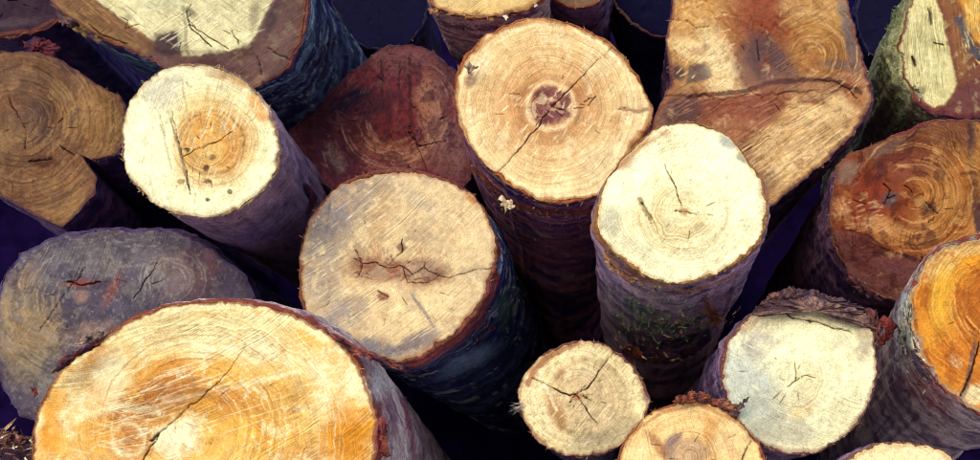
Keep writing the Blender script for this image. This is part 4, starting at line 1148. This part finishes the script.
# thick loose bark on top of the pale log at the lower right
flake('Q', 'torn_bark', [(752,313),(756,305),(764,301),(770,292),(784,290),(790,286),(806,291),(815,289),(828,297),(846,300),(852,303),(868,307),(873,320),(858,318),(838,312),(812,303),(782,301),(764,309)], .03, .012, '#6a4c50', '#33243c', 1, rough=.9)
flake('Q', 'torn_bark', [(750,318),(762,305),(784,296),(815,297),(842,306),(868,313),(876,330),(862,326),(838,317),(812,307),(784,305),(766,312)], .002, .012, '#9a7468', '#5a3f4c', 2, rough=.8)
flake('Q', 'torn_bark', [(766,299),(774,291),(790,288),(806,291),(796,296),(782,297)], -.01, .008, '#8a5c50', '#4a3440', 3, rough=.9)
flake('Q', 'torn_bark', [(866,310),(876,308),(882,325),(878,350),(873,336),(870,322)], .01, .012, '#7c443c', '#4a2c3c', 4, rough=.8)
# curled red bark between the pale log and the right orange log
flake('R', 'curled_bark', [(876,322),(884,316),(893,318),(897,326),(892,336),(884,346),(879,344),(885,334),(888,325),(880,327)], .12, .012, '#8a3a34', '#5a2430', 5, rough=.6)
# chips lying on the small orange log
for i_, (x_, y_, w_, h_, c1, c2) in enumerate([(684,399,13,5,'#a0543a','#5c3034'), (700,397,10,4,'#b4643c','#6c3840'), (716,402,11,5,'#9c5848','#5a3440'), (727,407,9,5,'#b07058','#6c4048'), (735,413,8,4,'#8a5c54','#4c3444'), (693,394,6,3,'#c4784c','#7c4438'), (742,404,5,7,'#7c6058','#4c3c48')]):
    a_ = .25 * i_ - .5
    pp = [(x_ + w_ * math.cos(t) * (1 + .25 * math.sin(3 * t + i_)) * math.cos(a_) - h_ * math.sin(t) * math.sin(a_), y_ + w_ * .3 * math.sin(a_) * math.cos(t) + h_ * math.sin(t)) for t in np.linspace(0, 2 * math.pi, 11)[:-1]]
    flake('P', 'bark_chip', pp, .012 + .006 * (i_ % 3), .012, c1, c2, 20 + i_, rough=.8)
chips('O', [(583, 456, 40, 3, 0, 1)], 40, RED)
chips('S', [(900, 443, 50, 3, 4, 1)], 60, TAN)
# peeled strips under the cream log
for i_, (pp, c1, c2) in enumerate([
    ([(706,300),(711,305),(716,312),(724,322),(719,323),(717,330),(712,321),(704,313),(701,312),(707,309)], '#c07c50', '#8a4a3c'),
    ([(620,347),(630,344),(640,350),(646,358),(634,358),(624,354)], '#a85c3c', '#6a3838'),
    ([(672,352),(690,346),(704,338),(710,328),(712,338),(700,352),(684,358)], '#6c4854', '#42304c'),
    ([(640,358),(655,356),(668,360),(655,363),(644,362)], '#8a5444', '#5a3440'),
    ([(604,250),(612,262),(624,272),(640,280),(632,284),(616,274),(604,262)], '#b08058', '#7a5048'),
    ([(686,290),(700,286),(694,292),(688,296)], '#b4845c', '#8a5c4c')]):
    flake('K', 'peeling_bark', pp, None if i_ < 4 else .0, .008, c1, c2, 40 + i_, rough=.55)
# cream splinter hanging from the large tan log
flake('G', 'splinter', [(497,198),(503,195),(508,200),(514,203),(516,209),(509,208),(504,213),(502,205)], .004, .008, '#e4d4b4', '#b89878', 60, rough=.9)
flake('G', 'splinter', [(464,66),(469,62),(474,67),(480,66),(474,71),(468,73)], -.004, .006, '#b09078', '#6a5458', 61, rough=.9)
# lifted bark on the left rim of the largest log
flake('N', 'lifted_bark', [(52,374),(60,360),(74,352),(88,345),(100,338),(102,343),(86,353),(72,361),(60,372)], .0, .012, '#7c3c38', '#4c2a3c', 70, rough=.7)
flake('N', 'lifted_bark', [(74,345),(84,336),(96,331),(105,332),(102,338),(90,344)], .05, .012, '#a08078', '#74605c', 71, rough=.5)
flake('N', 'lifted_bark', [(31,388),(36,386),(39,394),(34,397)], .0, .008, '#8a4438', '#5a2c38', 72, rough=.6)
flake('N', 'lifted_bark', [(376,420),(384,417),(388,430),(386,446),(390,458),(380,455),(377,436)], .002, .010, '#a0503c', '#6a3038', 73, rough=.8)
flake('N', 'lifted_bark', [(330,334),(342,337),(352,347),(372,352),(392,362),(410,372),(398,370),(376,362),(356,356),(342,346)], .02, .012, '#94504a', '#5c3444', 74, rough=.8)
for i_, pp in enumerate([[(907,298),(911,306),(909,322),(911,338),(914,350),(909,346),(904,334),(902,318),(904,306)],
                         [(898,322),(902,330),(903,342),(907,354),(902,350),(898,340),(896,330)],
                         [(888,358),(894,360),(902,366),(911,374),(904,371),(894,366)],
                         [(916,352),(922,356),(926,364),(920,360)]]):
    flake('R', 'pale_bark_patch', pp, None, .004, '#fffff4', '#c8c8bc', 95 + i_, curl=.1, rough=.9)
# red sliver by the purple bark, rusty clump on the notched log
flake('D', 'loose_bark', [(303,182),(311,186),(318,196),(314,208),(307,216),(311,200),(306,190)], None, .008, '#8a3848', '#4c2440', 80, rough=.5)
flake('B', 'loose_bark', [(24,42),(34,36),(48,38),(60,48),(52,60),(40,54),(30,58),(26,50)], .05, .02, '#6a2c34', '#3c2038', 81, rough=.8)
_G, _rg = LOGS['O'], np.random.default_rng(9)
_it, _co = [], []
for _k in range(12):
    _P = at(522 + _rg.uniform(-1, 2), 405 + _rg.uniform(-3, 3), _G['d'] - .002)
    _it.append(sliver(_P, unit(-Rv * 1 + Uv * _rg.normal(-.25, .5) - Fv * _rg.uniform(0, .4)), -Fv, _G['px'] * _rg.uniform(6, 16), _G['px'] * .35, _rg))
    _co.append(wood('#b8a8a0') * _rg.uniform(.4, 1))
splinter_part('torn_fibre', _it, MB, _G['root'], _co)
flake('F', 'torn_bark', [(503,16),(507,14),(510,18),(506,20)], -.01, .004, '#efe6cc', '#d8c4a0', 83)
flake('F', 'torn_bark', [(533,2),(537,1),(538,5),(534,6)], -.01, .004, '#efe6cc', '#d8c4a0', 84)
for i_, pp in enumerate([[(442,13),(462,17),(482,20),(502,18),(520,12),(504,15),(482,17),(462,14)], [(430,6),(444,14),(438,14),(428,10)]]):
    flake('F', 'torn_bark', pp, .0, .008, '#b07850', '#6c444c', 85 + i_, rough=.9)
flake('C', 'torn_bark', [(52,6),(64,14),(84,28),(104,42),(96,44),(76,32),(58,20)], .0, .02, '#9a7448', '#54384c', 88, rough=1.0)
flake('I', 'torn_bark', [(966,122),(978,118),(990,121),(985,127),(972,127)], -.02, .01, '#8a4a40', '#4c2c3c', 89)
flake('J', 'loose_bark', [(846,268),(858,280),(870,292),(884,301),(870,300),(856,290)], .01, .012, '#6a3a40', '#3c2440', 90, rough=.9)

GREEN = ['#7c8250', '#5f6a3c', '#9a9c6c', '#4c5a40', '#b0ae84']
DGREEN = ['#6f9458', '#84a864', '#466a4c', '#9cb070']
moss('I', [(894, 20, 9, 26, .8), (890, 62, 10, 26, 1.0), (898, 100, 15, 20, 1.2), (908, 118, 12, 10, .6)], 560, GREEN, size=1.0)
moss('K', [(640, 306, 38, 24, 1), (675, 325, 40, 18, .7), (612, 275, 6, 20, .2)], 420, DGREEN, size=.6)
moss('L', [(508, 300, 10, 22, 1)], 120, DGREEN, size=.6)
moss('J', [(852, 292, 14, 12, 1)], 120, DGREEN, size=.7)


def shavings():
    """chips and shavings on the small heap of litter wedged at the lower left"""
    rng = np.random.default_rng(4)
    n = 26
    P0 = at(0, 452, 1.98)
    V, Q = [], []
    for j in range(n):
        for i in range(n):
            x, y = (i / (n - 1) - .5) * 2, (j / (n - 1) - .5) * 2
            r = math.hypot(x, y)
            V.append([P0[0] + x * .16, P0[1] + y * .16, P0[2] + .075 * max(0, 1 - r) ** .6 - .05 + .012 * float(noise(np.array([x * 5.]), np.array([y * 5.]))[0])])
    for j in range(n - 1):
        for i in range(n - 1):
            b = j * n + i
            Q.append([b, b + 1, b + n + 1, b + n])
    V = np.array(V)
    C = np.tile(wood('#4a3040'), (len(V), 1))
    root_n = len(V)
    VV, QQ, TT, CC = [V], list(Q), [], [C]
    cnt = root_n
    pal = ['#c9a480', '#8a5044', '#6a3c40', '#e4d0b0', '#4c3448', '#a87458']
    for _ in range(560):
        a, r = rng.uniform(0, 2 * math.pi), rng.uniform(0, 1) ** .6 * .13
        p = np.array([P0[0] + r * math.cos(a), P0[1] + r * math.sin(a), P0[2] + .075 * max(0, 1 - r / .16) ** .6 - .045 + rng.uniform(0, .012)])
        v, q, t = sliver(p, unit(rng.normal(0, 1, 3) * [1, 1, .4]), unit(rng.normal(0, 1, 3)), rng.uniform(.010, .036), rng.uniform(.0012, .0042), rng)
        VV.append(np.array(v))
        QQ += [[i + cnt for i in f] for f in q]
        TT += [[i + cnt for i in f] for f in t]
        CC.append(np.tile(wood(pal[rng.integers(len(pal))]), (len(v), 1)))
        cnt += len(v)
    o = make_mesh('wood_shavings', np.concatenate(VV), QQ, MB, None, TT, {'Col': np.concatenate(CC)}, smooth=False)
    o['kind'] = 'stuff'


shavings()
